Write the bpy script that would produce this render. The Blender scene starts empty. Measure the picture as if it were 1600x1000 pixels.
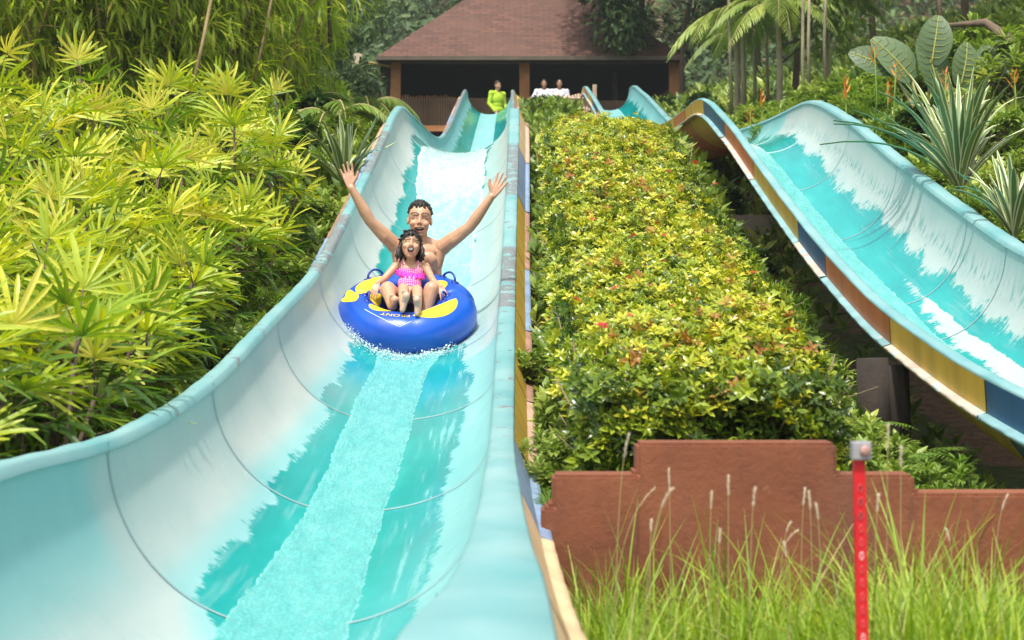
import bpy, bmesh, math, random
import numpy as np
from mathutils import Vector, Matrix
R_ = math.radians
random.seed(7); rng = np.random.default_rng(7)
SC = bpy.context.scene; COL = SC.collection
# ------------------------------------------------------------------ camera, sky, sun
S = 0.8; CZ = 3.0; FP = 2600.0          # metres per plan unit, camera height, focal length in photo pixels
cam = bpy.data.objects.new('camera', bpy.data.cameras.new('camera')); COL.objects.link(cam)
cam.location = (0, 0, CZ); cam.rotation_euler = (R_(90), 0, 0)
cam.data.sensor_width = 36; cam.data.lens = 36*FP/1600; cam.data.clip_end = 2000; cam.data.clip_start = .05
cam.data.dof.use_dof = True; cam.data.dof.focus_distance = 11.2; cam.data.dof.aperture_fstop = 4.5
SC.camera = cam
SUN_EL, SUN_AZ = 64, 196      # azimuth measured clockwise from +Y (north)
w = bpy.data.worlds.new('World'); SC.world = w; w.use_nodes = True
sky = w.node_tree.nodes.new('ShaderNodeTexSky'); sky.sky_type = 'NISHITA'; sky.sun_disc = False
sky.sun_elevation = R_(SUN_EL); sky.sun_rotation = R_(SUN_AZ); sky.dust_density = 4; sky.air_density = 1
hsv = w.node_tree.nodes.new('ShaderNodeHueSaturation'); hsv.inputs['Saturation'].default_value = .45   # thin white cloud
w.node_tree.links.new(sky.outputs[0], hsv.inputs['Color']); w.node_tree.links.new(hsv.outputs[0], w.node_tree.nodes['Background'].inputs[0])
w.node_tree.nodes['Background'].inputs[1].default_value = .15
sun = bpy.data.objects.new('sun', bpy.data.lights.new('sun', 'SUN')); COL.objects.link(sun)
sun.data.energy = 2.7; sun.data.angle = R_(3); sun.data.color = (1, .95, .86)
sd = Vector((math.sin(R_(SUN_AZ))*math.cos(R_(SUN_EL)), math.cos(R_(SUN_AZ))*math.cos(R_(SUN_EL)), math.sin(R_(SUN_EL))))
sun.rotation_euler = sd.to_track_quat('Z', 'Y').to_euler(); sun.location = (0, 0, 60)
SC.view_settings.view_transform = 'Standard'; SC.view_settings.look = 'None'; SC.view_settings.gamma = 1
SC.view_settings.exposure = .72

# ------------------------------------------------------------------ helpers
def W(x, d, z): return (S*x, S*d, CZ+S*z)
def WA(x, d, z):
    x, d, z = np.broadcast_arrays(x, d, z); return np.stack([S*x, S*d, CZ+S*z], -1)
def P(u, v, d): return W((u-800)/FP*d, d, -(v-500)/FP*d)
def pchip(pts):
    x = np.array([p[0] for p in pts], float); y = np.array([p[1] for p in pts], float)
    h = np.diff(x); dl = np.diff(y)/h; m = np.zeros_like(y)
    for i in range(1, len(x)-1):
        if dl[i-1]*dl[i] > 0:
            w1 = 2*h[i]+h[i-1]; w2 = h[i]+2*h[i-1]; m[i] = (w1+w2)/(w1/dl[i-1]+w2/dl[i])
    m[0] = dl[0]; m[-1] = dl[-1]
    def f(q):
        q = np.clip(np.asarray(q, float), x[0], x[-1]); i = np.clip(np.searchsorted(x, q, 'right')-1, 0, len(x)-2)
        t = (q-x[i])/h[i]
        return (1+2*t)*(1-t)**2*y[i]+t*(1-t)**2*h[i]*m[i]+t*t*(3-2*t)*y[i+1]+t*t*(t-1)*h[i]*m[i+1]
    return f
def sstep(a, b, x): t = np.clip((x-a)/(b-a), 0, 1); return t*t*(3-2*t)
def smoothed(f, wd):
    return lambda q: sum(f(np.asarray(q, float)+o*wd) for o in (-1, -.5, 0, .5, 1))/5
def mk(name, V, polys, mat=None, parent=None, smooth=True, attrs=None, uv=None, midx=None):
    """one mesh object from a vertex array and a list of (M,k) face arrays"""
    me = bpy.data.meshes.new(name); V = np.asarray(V, np.float32).reshape(-1, 3)
    if isinstance(polys, np.ndarray): polys = [polys]
    polys = [np.asarray(p, np.int32) for p in polys if len(p)]
    me.vertices.add(len(V)); me.vertices.foreach_set('co', V.ravel())
    loops = np.concatenate([p.ravel() for p in polys]); tot = np.concatenate([np.full(len(p), p.shape[1], np.int32) for p in polys])
    me.loops.add(len(loops)); me.loops.foreach_set('vertex_index', loops)
    me.polygons.add(len(tot)); me.polygons.foreach_set('loop_start', np.concatenate([[0], np.cumsum(tot)[:-1]]).astype(np.int32))
    me.polygons.foreach_set('loop_total', tot)
    me.polygons.foreach_set('use_smooth', np.full(len(tot), smooth))
    if midx is not None: me.polygons.foreach_set('material_index', np.asarray(midx, np.int32))
    for k, a in (attrs or {}).items():
        a = np.asarray(a, np.float32)
        if a.ndim == 1: me.attributes.new(k, 'FLOAT', 'POINT').data.foreach_set('value', a)
        else: me.attributes.new(k, 'FLOAT_COLOR', 'POINT').data.foreach_set('color', np.concatenate([a, np.ones((len(a), 1))], 1).astype(np.float32).ravel())
    if uv is not None:
        l = me.uv_layers.new(name='UVMap'); l.data.foreach_set('uv', np.asarray(uv, np.float32)[loops].ravel())
    me.update(calc_edges=True); me.validate()
    for m in (mat if isinstance(mat, (list, tuple)) else [mat]):
        if m: me.materials.append(m)
    o = bpy.data.objects.new(name, me); COL.objects.link(o)
    if parent: o.parent = parent
    return o
def grid_faces(nr, nc, wrap=False):
    i = np.arange(nr-1)[:, None]*nc; j = np.arange(nc if wrap else nc-1)[None]; k = (j+1) % nc
    return np.stack([i+j, i+k, i+nc+k, i+nc+j], -1).reshape(-1, 4)
def thing(name, label, cat, loc=(0, 0, 0), rz=0, group=None):
    o = bpy.data.objects.new(name, None); COL.objects.link(o); o.location = loc; o.rotation_euler = (0, 0, rz)
    o.empty_display_size = .2
    return tag(o, label, cat, group)
def tag(o, label=None, cat=None, group=None, kind=None):
    if label: o['label'] = label
    if cat: o['category'] = cat
    if group: o['group'] = group
    if kind: o['kind'] = kind
    return o
def dup(root, loc=None, rz=None, sc=None, label=None):
    r = root.copy(); COL.objects.link(r)
    if loc is not None: r.location = loc
    if rz is not None: r.rotation_euler = (0, 0, rz)
    if sc is not None: r.scale = (sc,)*3 if not hasattr(sc, '__len__') else sc
    if label: r['label'] = label
    for ch in list(root.children):
        c = ch.copy(); COL.objects.link(c); c.parent = r
        for g in list(ch.children):
            d = g.copy(); COL.objects.link(d); d.parent = c
    return r
class Geo:
    def __init__(s): s.V = []; s.F = {}; s.n = 0; s.A = []
    def add(s, V, F, a=None):
        V = np.asarray(V, float).reshape(-1, 3); F = np.asarray(F)
        s.V.append(V); s.F.setdefault(F.shape[1], []).append(F+s.n); s.n += len(V)
        s.A.append(np.full(len(V), random.random()) if a is None else (np.full(len(V), a) if np.isscalar(a) else a)); return s
    def inst(s, T, Rm, loc, sc=1., rnd=None):
        """template T=(V,F) placed N times"""
        tv, tf = T; N = len(loc); sc = np.broadcast_to(np.asarray(sc, float), (N,))
        V = np.einsum('nij,vj->nvi', Rm, tv)*sc[:, None, None]+np.asarray(loc)[:, None, :]
        F = tf[None]+(np.arange(N)*len(tv))[:, None, None]
        rnd = rng.random(N) if rnd is None else rnd
        return s.add(V.reshape(-1, 3), F.reshape(-1, tf.shape[1]), np.repeat(rnd, len(tv)))
    def box(s, c, h, rot=None, a=None):
        c = np.array(c, float); h = np.array(h, float)
        v = np.array([[x, y, z] for x in (-1, 1) for y in (-1, 1) for z in (-1, 1)])*h
        if rot is not None: v = v@np.array(rot).T
        return s.add(v+c, np.array([[0, 1, 3, 2], [4, 6, 7, 5], [0, 4, 5, 1], [2, 3, 7, 6], [0, 2, 6, 4], [1, 5, 7, 3]]), a)
    def tube(s, pts, rad, n=8, a=None, cap=True):
        pts = np.asarray(pts, float); m = len(pts); rad = np.broadcast_to(np.asarray(rad, float), (m,))
        t = np.gradient(pts, axis=0); t /= np.linalg.norm(t, axis=1)[:, None]+1e-9
        ref = np.array([0, 0, 1.]) if abs(t[0][2]) < .9 else np.array([1., 0, 0])
        rows = []
        for i in range(m):
            x = np.cross(ref, t[i]); x /= np.linalg.norm(x)+1e-9; y = np.cross(t[i], x); ref = np.cross(x, t[i])*-1 if False else ref
            an = np.linspace(0, 2*np.pi, n, endpoint=False)
            rows.append(pts[i]+rad[i]*(np.cos(an)[:, None]*x+np.sin(an)[:, None]*y))
        V = np.concatenate(rows); b = s.n; aa = random.random() if a is None else a
        s.add(V, grid_faces(m, n, True), aa)
        if cap:
            s.F.setdefault(n, []).append(np.array([np.arange(n)[::-1]+b])); s.F[n].append(np.array([np.arange(n)+b+(m-1)*n]))
        return s
    def build(s, name, mat, parent=None, smooth=True):
        return mk(name, np.concatenate(s.V), [np.concatenate(f) for f in s.F.values()], mat, parent, smooth, {'rnd': np.concatenate(s.A)})
def frames(d, up=None, roll=None):
    """rotation matrices whose Y axis is d and whose Z leans to up"""
    d = np.asarray(d, float); d = d/(np.linalg.norm(d, axis=1)[:, None]+1e-9); N = len(d)
    up = np.tile([0, 0, 1.], (N, 1)) if up is None else up
    x = np.cross(d, up); nx = np.linalg.norm(x, axis=1)[:, None]; x = np.where(nx < 1e-3, [[1., 0, 0]], x/(nx+1e-9)); z = np.cross(x, d)
    if roll is not None:
        c, s_ = np.cos(roll)[:, None], np.sin(roll)[:, None]; x, z = c*x+s_*z, c*z-s_*x
    return np.stack([x, d, z], -1)
def leafT(L, wd, ns=3, droop=.2, fold=.15, prof=None):
    """leaf template along +Y, 2 quads per step"""
    t = np.linspace(0, 1, ns+1); prof = prof or (lambda t: np.sin(np.pi*np.clip(t*.92+.06, 0, 1))**.8)
    w_ = wd/2*np.array([prof(q) for q in t]); y = L*t*(1-.15*droop*t); z = -droop*L*t*t
    V = np.stack([np.stack([-w_, y, z+fold*w_], -1), np.stack([0*w_, y, z], -1), np.stack([w_, y, z+fold*w_], -1)], 1).reshape(-1, 3)
    return V, grid_faces(ns+1, 3)
def joinT(parts):
    V = []; F = []; n = 0
    for v, f in parts: V.append(v); F.append(f+n); n += len(v)
    return np.concatenate(V), np.concatenate(F)
def rotT(T, Rm, loc=(0, 0, 0), sc=1.): return T[0]@np.asarray(Rm).T*sc+np.array(loc), T[1]

# ------------------------------------------------------------------ materials
class NT:
    def __init__(s, name):
        s.m = bpy.data.materials.new(name); s.m.use_nodes = True; s.t = s.m.node_tree; s.p = s.t.nodes['Principled BSDF']; s.o = s.t.nodes['Material Output']
    def n(s, ty, **k):
        nd = s.t.nodes.new(ty)
        for a, b in k.items(): setattr(nd, a, b)
        return nd
    def set(s, sock, v):
        if isinstance(v, bpy.types.NodeSocket): s.t.links.new(v, sock)
        elif v is not None:
            if hasattr(v, '__len__') and len(v) == 3 and sock.type == 'RGBA': v = (*v, 1)
            sock.default_value = v
    def math(s, op, a, b=None, c=None, clamp=False):
        nd = s.n('ShaderNodeMath', operation=op); nd.use_clamp = clamp
        for i, v in enumerate((a, b, c)): s.set(nd.inputs[i], v)
        return nd.outputs[0]
    def attr(s, nm, col=False):
        nd = s.n('ShaderNodeAttribute', attribute_name=nm); return nd.outputs['Color' if col else 'Fac']
    def noise(s, scale, vec=None, detail=3, rough=.5, off=0):
        nd = s.n('ShaderNodeTexNoise')
        if vec is not None:
            s.set(nd.inputs['Vector'], vec)
        nd.inputs['Scale'].default_value = scale; nd.inputs['Detail'].default_value = detail; nd.inputs['Roughness'].default_value = rough
        return nd.outputs[0]
    def obj(s): return s.n('ShaderNodeTexCoord').outputs['Object']
    def uv(s): return s.n('ShaderNodeTexCoord').outputs['UV']
    def geo(s): return s.n('ShaderNodeNewGeometry').outputs['Position']
    def scale(s, v, sc):
        nd = s.n('ShaderNodeMapping'); s.set(nd.inputs[0], v); nd.inputs['Scale'].default_value = sc; return nd.outputs[0]
    def sm(s, a, b, v):
        nd = s.n('ShaderNodeMapRange'); nd.interpolation_type = 'SMOOTHSTEP'; s.set(nd.inputs[0], v); nd.inputs[1].default_value = a; nd.inputs[2].default_value = b; return nd.outputs[0]
    def mix(s, f, a, b):
        nd = s.n('ShaderNodeMix', data_type='RGBA'); s.set(nd.inputs[0], f); s.set(nd.inputs[6], a); s.set(nd.inputs[7], b); return nd.outputs[2]
    def ramp(s, f, stops):
        nd = s.n('ShaderNodeValToRGB'); s.set(nd.inputs[0], f); e = nd.color_ramp.elements
        while len(e) < len(stops): e.new(.5)
        for i, (p, c) in enumerate(stops): e[i].position = p; e[i].color = (*c, 1)
        return nd.outputs[0]
    def bump(s, h, st=.3, d=.02):
        nd = s.n('ShaderNodeBump'); nd.inputs['Strength'].default_value = st; nd.inputs['Distance'].default_value = d; s.set(nd.inputs['Height'], h); s.set(s.p.inputs['Normal'], nd.outputs[0]); return nd.outputs[0]
    def fin(s, col=None, rough=None, spec=None, **k):
        if col is not None: s.set(s.p.inputs['Base Color'], col)
        if rough is not None: s.set(s.p.inputs['Roughness'], rough)
        if spec is not None: s.p.inputs['Specular IOR Level'].default_value = spec
        for a, b in k.items(): s.set(s.p.inputs[a.replace('_', ' ')], b)
        return s.m
def simple(name, col, rough=.6, var=.15, scale=6, bump=.15, spec=None, metallic=0):
    t = NT(name); nz = t.noise(scale, t.obj(), 5, .6); c = np.array(col)
    cc = t.ramp(nz, [(.25, tuple(c*(1-var))), (.75, tuple(np.minimum(c*(1+var), 1)))])
    if bump: t.bump(t.noise(scale*6, t.obj(), 4), bump, .01)
    return t.fin(cc, rough, spec, Metallic=metallic)
def leafmat(name, stops, rough=.42, trans=.35, spec=.4):
    t = NT(name); c = t.ramp(t.attr('rnd'), stops)
    t.fin(c, rough, spec)
    tr = t.n('ShaderNodeBsdfTranslucent'); hs = t.n('ShaderNodeHueSaturation'); hs.inputs['Saturation'].default_value = 1.1; hs.inputs['Value'].default_value = 1.25
    t.set(hs.inputs['Color'], c); t.set(tr.inputs[0], hs.outputs[0])
    mx = t.n('ShaderNodeMixShader'); mx.inputs[0].default_value = trans
    t.t.links.new(t.p.outputs[0], mx.inputs[1]); t.t.links.new(tr.outputs[0], mx.inputs[2]); t.t.links.new(mx.outputs[0], t.o.inputs[0])
    return t.m
M = {}
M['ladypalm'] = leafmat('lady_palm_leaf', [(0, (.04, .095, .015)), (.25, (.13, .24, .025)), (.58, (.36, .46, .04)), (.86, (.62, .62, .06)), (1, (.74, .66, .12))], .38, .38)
M['bamboo'] = leafmat('bamboo_leaf', [(0, (.12, .2, .025)), (.5, (.34, .45, .05)), (.9, (.58, .6, .1)), (1, (.6, .32, .1))], .45, .58)
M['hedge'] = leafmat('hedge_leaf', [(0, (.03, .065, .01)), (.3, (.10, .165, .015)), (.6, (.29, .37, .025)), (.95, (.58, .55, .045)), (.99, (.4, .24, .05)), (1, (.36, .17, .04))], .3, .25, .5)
M['dark'] = leafmat('dark_leaf', [(0, (.025, .055, .015)), (.6, (.06, .12, .025)), (1, (.14, .22, .04))], .4, .25)
M['mid'] = leafmat('mid_leaf', [(0, (.07, .13, .02)), (.6, (.20, .30, .045)), (1, (.42, .48, .09))], .42, .3)
M['pale'] = leafmat('pale_leaf', [(0, (.12, .2, .03)), (.6, (.28, .37, .07)), (1, (.5, .52, .13))], .42, .35)
M['forest'] = leafmat('forest_leaf', [(0, (.045, .085, .03)), (.6, (.08, .14, .04)), (1, (.17, .23, .06))], .6, .2)
M['grass'] = leafmat('grass_blade', [(0, (.14, .24, .02)), (.6, (.30, .45, .04)), (.92, (.48, .56, .08)), (1, (.5, .42, .2))], .4, .4)
M['seed'] = leafmat('seed_head', [(0, (.8, .7, .55)), (1, (.9, .85, .75))], .8, .4)
M['stalk'] = leafmat('dry_stalk', [(0, (.35, .33, .12)), (1, (.5, .42, .2))], .7, .2)
M['fern'] = leafmat('fern_leaf', [(0, (.08, .15, .02)), (.7, (.18, .3, .04)), (1, (.3, .38, .06))], .5, .4)
M['biggreen'] = leafmat('broad_leaf', [(0, (.08, .14, .06)), (1, (.14, .21, .10))], .45, .3)
M['red'] = leafmat('red_flower', [(0, (.55, .03, .03)), (1, (.8, .1, .12))], .5, .3)
M['orange'] = leafmat('orange_flower', [(0, (.7, .16, .03)), (1, (.85, .35, .08))], .5, .3)
M['bark'] = simple('bark', (.13, .09, .06), .9, .35, 8, .5)
M['twig'] = simple('twig', (.2, .15, .09), .9, .3, 12, .3)
M['cane'] = simple('bamboo_cane', (.28, .2, .08), .6, .3, 5, .2)
M['palecane'] = simple('pale_palm_trunk', (.3, .26, .16), .8, .3, 7, .3)
M['terracotta'] = None
def m_striped():
    t = NT('striped_leaf'); x = t.n('ShaderNodeSeparateXYZ'); t.set(x.inputs[0], t.uv())
    e = t.math('ABSOLUTE', t.math('SUBTRACT', x.outputs[0], .5)); c = t.mix(t.sm(.3, .36, e), t.ramp(t.attr('rnd'), [(0, (.08, .15, .04)), (1, (.16, .24, .07))]), (.6, .62, .35))
    return t.fin(c, .4)
M['striped'] = m_striped()

# ------------------------------------------------------------------ plan curves (plan units: D away from the camera)
floor1 = smoothed(pchip([(1.5, -1.42), (3.9, -1.36), (5.3, -1.31), (6.72, -1.25), (8.99, -1.04), (11.27, -.685), (13.5, -.30), (15.8, .25), (18, .85), (20, 1.44), (22, 2.07), (23, 2.29), (24.5, 2.42), (27, 2.58), (30, 2.75), (34, 3.1), (38, 3.75), (42, 4.6), (46, 5.45), (50, 6.15), (52, 6.2)]), .35)
def gfloor(D):
    return np.where(D < 50, floor1(np.clip(D, 1.5, 50)), 6.1)
def noise2(x, y, seed=0):
    r = 0
    for i, (f, a) in enumerate([(.35, .5), (.9, .25), (2.1, .12), (4.7, .06)]):
        r = r+a*np.sin(x*f*1.7+seed+i*1.3+1.9*np.sin(y*f+i))*np.cos(y*f*1.3+i*2.1+seed*.7+1.3*np.sin(x*f*.8))
    return r
def xc1(D): return np.interp(D, [4, 13, 20, 40], [-.9, -.83, -.78, -.72])
def xc2(D): return np.interp(D, [4, 13, 24, 40, 50], [3.33, 3.36, 3.36, 2.95, 2.87])
def zg(x, D):
    x, D = np.broadcast_arrays(np.asarray(x, float), np.asarray(D, float))
    g = gfloor(D)
    g = g+np.clip(D-66, 0, None)*.1
    a = np.minimum(np.abs(x-xc1(D)), np.abs(x-xc2(D)))
    g = g-.45+.5*sstep(.6, 1.15, a)
    g = g+.10*np.clip(-2-x, 0, 12)*sstep(5, 10, D)+.3*np.clip(x-4.5, 0, 14)*sstep(8, 14, D)
    g = g+.12*noise2(x, D)*sstep(1.0, 1.8, a)
    g = g-1.7*sstep(33, 41, D)*sstep(62, 56, D)*sstep(-1.5, -1.9, x)*sstep(-9, -6, x)
    fr = (D < 7.02) & (x > .12)
    return np.where(fr, -1.5+.03*noise2(x, D, 3), np.where(D < 7.02, np.minimum(g, -1.35+.1*np.clip(-2-x, 0, 9)), g))

# ------------------------------------------------------------------ ground and hills
def build_ground():
    t = NT('soil'); p = t.geo(); n1 = t.noise(1.2, p, 6, .6); n2 = t.noise(14, p, 5, .65)
    c = t.mix(t.sm(.42, .6, n1), t.ramp(n2, [(.3, (.12, .07, .04)), (.7, (.32, .19, .12))]), t.ramp(n2, [(.3, (.04, .06, .02)), (.7, (.12, .16, .04))]))
    t.bump(n2, .8, .06); m = t.fin(c, .95)
    D = np.concatenate([np.linspace(-3, 6.98, 20), np.linspace(7.05, 30, 150), np.linspace(30.3, 70, 80), np.linspace(72, 170, 30)])
    x = np.concatenate([np.linspace(-90, -13, 20), np.linspace(-12, 12, 200), np.linspace(13, 90, 20)])
    X, DD = np.meshgrid(x, D); V = WA(X, DD, zg(X, DD)).reshape(-1, 3)
    tag(mk('ground', V, grid_faces(len(D), len(x)), m), kind='structure')
    # far hillside: a ridge sheet behind everything, then its forest
    D = np.linspace(82, 260, 50); x = np.linspace(-260, 260, 60); X, DD = np.meshgrid(x, D)
    def zh(X, DD): return 4+(DD-82)*.6+(7*np.sin(X*.045+1)+5*np.sin(X*.09+DD*.05)+4*np.cos(DD*.11+X*.03))*sstep(84, 130, DD)
    tag(mk('hills', WA(X, DD, zh(X, DD)).reshape(-1, 3), grid_faces(len(D), len(x)), m), kind='structure')
    g = Geo(); T = leafT(1, .5, 1, .25, .2, lambda t: .5+.5*(t < .1))
    N = 560; cd = 88+95*rng.random(N); cx = rng.uniform(-.2, .34, N)*cd; cz = zh(cx, cd)
    for k in range(N):
        r = rng.uniform(1.8, 4.2); n = 560; th = rng.random(n)*2*np.pi; cp = rng.uniform(-.15, 1, n); sp = np.sqrt(1-cp**2)
        d = np.stack([sp*np.cos(th), sp*np.sin(th), cp], -1); lump = 1+.16*np.sin(th*3+k)+.12*np.cos(cp*7+k*2)
        pos = np.array(W(cx[k], cd[k], cz[k]+1.0))+d*r*lump[:, None]*np.array([1, 1, 1.15])*rng.uniform(.82, 1.05, n)[:, None]
        dr = d+rng.normal(0, .6, (n, 3)); dr[:, 2] -= .3
        g.inst(T, frames(dr, d), pos, rng.uniform(.35, .8, n)*(.3+r*.09), np.clip(rng.random(n)*.5+.5*rng.random(), 0, 1))
    tag(g.build('forest', M['forest']), 'far wooded hillside of rounded grey-green tree crowns behind the pavilion', 'forest', kind='stuff')
build_ground()

# ------------------------------------------------------------------ water slides
def slide_mat():
    t = NT('gelcoat'); uv = t.uv(); wet = t.attr('wet'); st = t.attr('sheen_streak'); tl = t.attr('light')
    jag = t.noise(1, t.scale(uv, (6, 22, 1)), 5, .68); jag2 = t.noise(1, t.scale(uv, (16, 75, 1)), 3, .65)
    streak = t.noise(1, t.scale(uv, (16, .9, 1)), 4, .6); cloud = t.noise(1, t.scale(uv, (3, .8, 1)), 5, .6); fine = t.noise(60, t.geo(), 4, .6)
    big = t.noise(1, t.scale(uv, (3.2, 1.6, 1)), 4, .65)
    j = t.math('ADD', t.math('MULTIPLY', t.math('SUBTRACT', jag, .5), .45), t.math('MULTIPLY', t.math('SUBTRACT', jag2, .5), .45)); j = t.math('ADD', j, t.math('MULTIPLY', t.math('SUBTRACT', big, .5), 1.25))
    v = t.math('ADD', wet, j)
    teal = t.sm(.47, .57, v)
    str_ = t.math('MULTIPLY', t.sm(.5, .7, streak), st)  # pale streaks through the wet teal, painted in for its reflections
    teal = t.math('MULTIPLY', teal, t.math('SUBTRACT', 1, t.math('MULTIPLY', str_, .85)))
    pale = t.ramp(cloud, [(.25, (.35, .42, .40)), (.5, (.45, .49, .46)), (.75, (.53, .54, .50))])
    pale = t.mix(t.math('MULTIPLY', t.sm(.55, .75, fine), .25), pale, (.38, .5, .5))
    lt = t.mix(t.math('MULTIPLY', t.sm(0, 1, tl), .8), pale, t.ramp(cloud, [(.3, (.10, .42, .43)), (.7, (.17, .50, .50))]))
    tc = t.ramp(cloud, [(.2, (.0, .24, .24)), (.55, (.005, .33, .32)), (.8, (.03, .41, .39))])
    col = t.mix(teal, lt, tc)
    sx = t.n('ShaderNodeSeparateXYZ'); t.set(sx.inputs[0], uv); sg = t.math('FLOOR', t.math('DIVIDE', t.math('ADD', sx.outputs[1], .08), 2.27)); wn = t.n('ShaderNodeTexWhiteNoise', noise_dimensions='1D'); t.set(wn.inputs['W'], sg)
    dr = t.noise(1, t.scale(uv, (2.2, 24, 1)), 5, .7); sc_ = t.noise(1, t.scale(uv, (70, 5, 1)), 4, .7); dry = t.math('SUBTRACT', 1, teal)
    col = t.mix(t.math('MULTIPLY', t.math('MULTIPLY', wn.outputs['Value'], dry), .25), col, (.24, .43, .44))
    col = t.mix(t.math('MULTIPLY', t.math('MULTIPLY', t.sm(.52, .75, dr), dry), .32), col, (.22, .36, .36))
    col = t.mix(t.math('MULTIPLY', t.math('MULTIPLY', t.sm(.62, .72, sc_), dry), .3), col, (.66, .68, .66))
    # dirt flecks on the dry wall
    fl = t.n('ShaderNodeTexVoronoi'); t.set(fl.inputs['Vector'], t.scale(uv, (10, 7, 1))); fl.inputs['Scale'].default_value = 3
    fk = t.math('MULTIPLY', t.math('LESS_THAN', fl.outputs['Distance'], .045), t.math('MULTIPLY', t.math('SUBTRACT', 1, teal), .35))
    col = t.mix(fk, col, (.2, .36, .36))
    mt = t.math('MULTIPLY', t.attr('mott'), t.sm(.50, .56, t.noise(1, t.scale(uv, (11, 17, 1)), 6, .7))); col = t.mix(t.math('MULTIPLY', mt, .75), col, (.13, .30, .29))
    rg = t.math('ADD', t.math('MULTIPLY', teal, -.3), t.math('ADD', .42, t.math('MULTIPLY', cloud, .06)))
    t.bump(t.math('ADD', t.math('MULTIPLY', fine, .25), t.math('MULTIPLY', streak, t.math('MULTIPLY', teal, .6))), .12, .012)
    return t.fin(col, rg, .4)
def rim_mat():
    t = NT('rim_paint'); p = t.geo(); a = t.attr('peel'); n = t.noise(9, p, 6, .65); n2 = t.noise(2.2, p, 3, .5); f = t.noise(70, p, 3)
    base = t.ramp(n2, [(.3, (.12, .32, .33)), (.7, (.23, .40, .40))])
    pk = t.sm(.0, .04, t.math('SUBTRACT', t.math('ADD', n, t.math('MULTIPLY', a, .26)), .66))
    col = t.mix(pk, base, t.ramp(f, [(.3, (.10, .12, .125)), (.7, (.25, .28, .28))]))
    t.bump(t.math('ADD', n, t.math('MULTIPLY', f, .3)), .2, .01)
    return t.fin(col, .5)
def panel_mat(name, col, wear=(.45, .6, .6), amt=.69):
    t = NT(name); p = t.geo(); n = t.noise(7, p, 7, .7); n2 = t.noise(1, t.scale(p, (6, 6, 1.2)), 4); f = t.noise(50, p, 3); c = np.array(col)
    base = t.ramp(n2, [(.3, tuple(c*.72)), (.65, tuple(c)), (.85, tuple(np.minimum(c*1.15+.02, 1)))])
    cc = t.mix(t.sm(amt, amt+.02, n), base, wear)
    t.bump(f, .12, .01)
    return t.fin(cc, .45)
M['gel'] = slide_mat(); M['rim'] = rim_mat()
PC = {'orange': panel_mat('orange_paint', (.60, .19, .06)), 'yellow': panel_mat('yellow_paint', (.66, .44, .06)), 'blue': panel_mat('navy_paint', (.02, .11, .25)),
      'cream': panel_mat('cream_paint', (.72, .52, .30)), 'slate': panel_mat('faded_blue_paint', (.27, .38, .55)), 'pink': panel_mat('faded_pink_paint', (.62, .40, .30)), 'brown': panel_mat('faded_brown_paint', (.42, .24, .18))}
M['lipw'] = panel_mat('lip_paint', (.25, .46, .48), (.62, .5, .42), .62); M['lipp'] = panel_mat('peeled_lip', (.62, .52, .42), (.35, .55, .58), .55)
M['seam'] = simple('seam_sealant', (.20, .32, .33), .6, .2); M['seamw'] = simple('pale_seam_sealant', (.55, .68, .66), .5, .1)
CONC = simple('concrete', (.30, .26, .21), .9, .3, 5, .4); WOODD = simple('old_timber', (.035, .026, .02), .9, .4, 6, .5)

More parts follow.
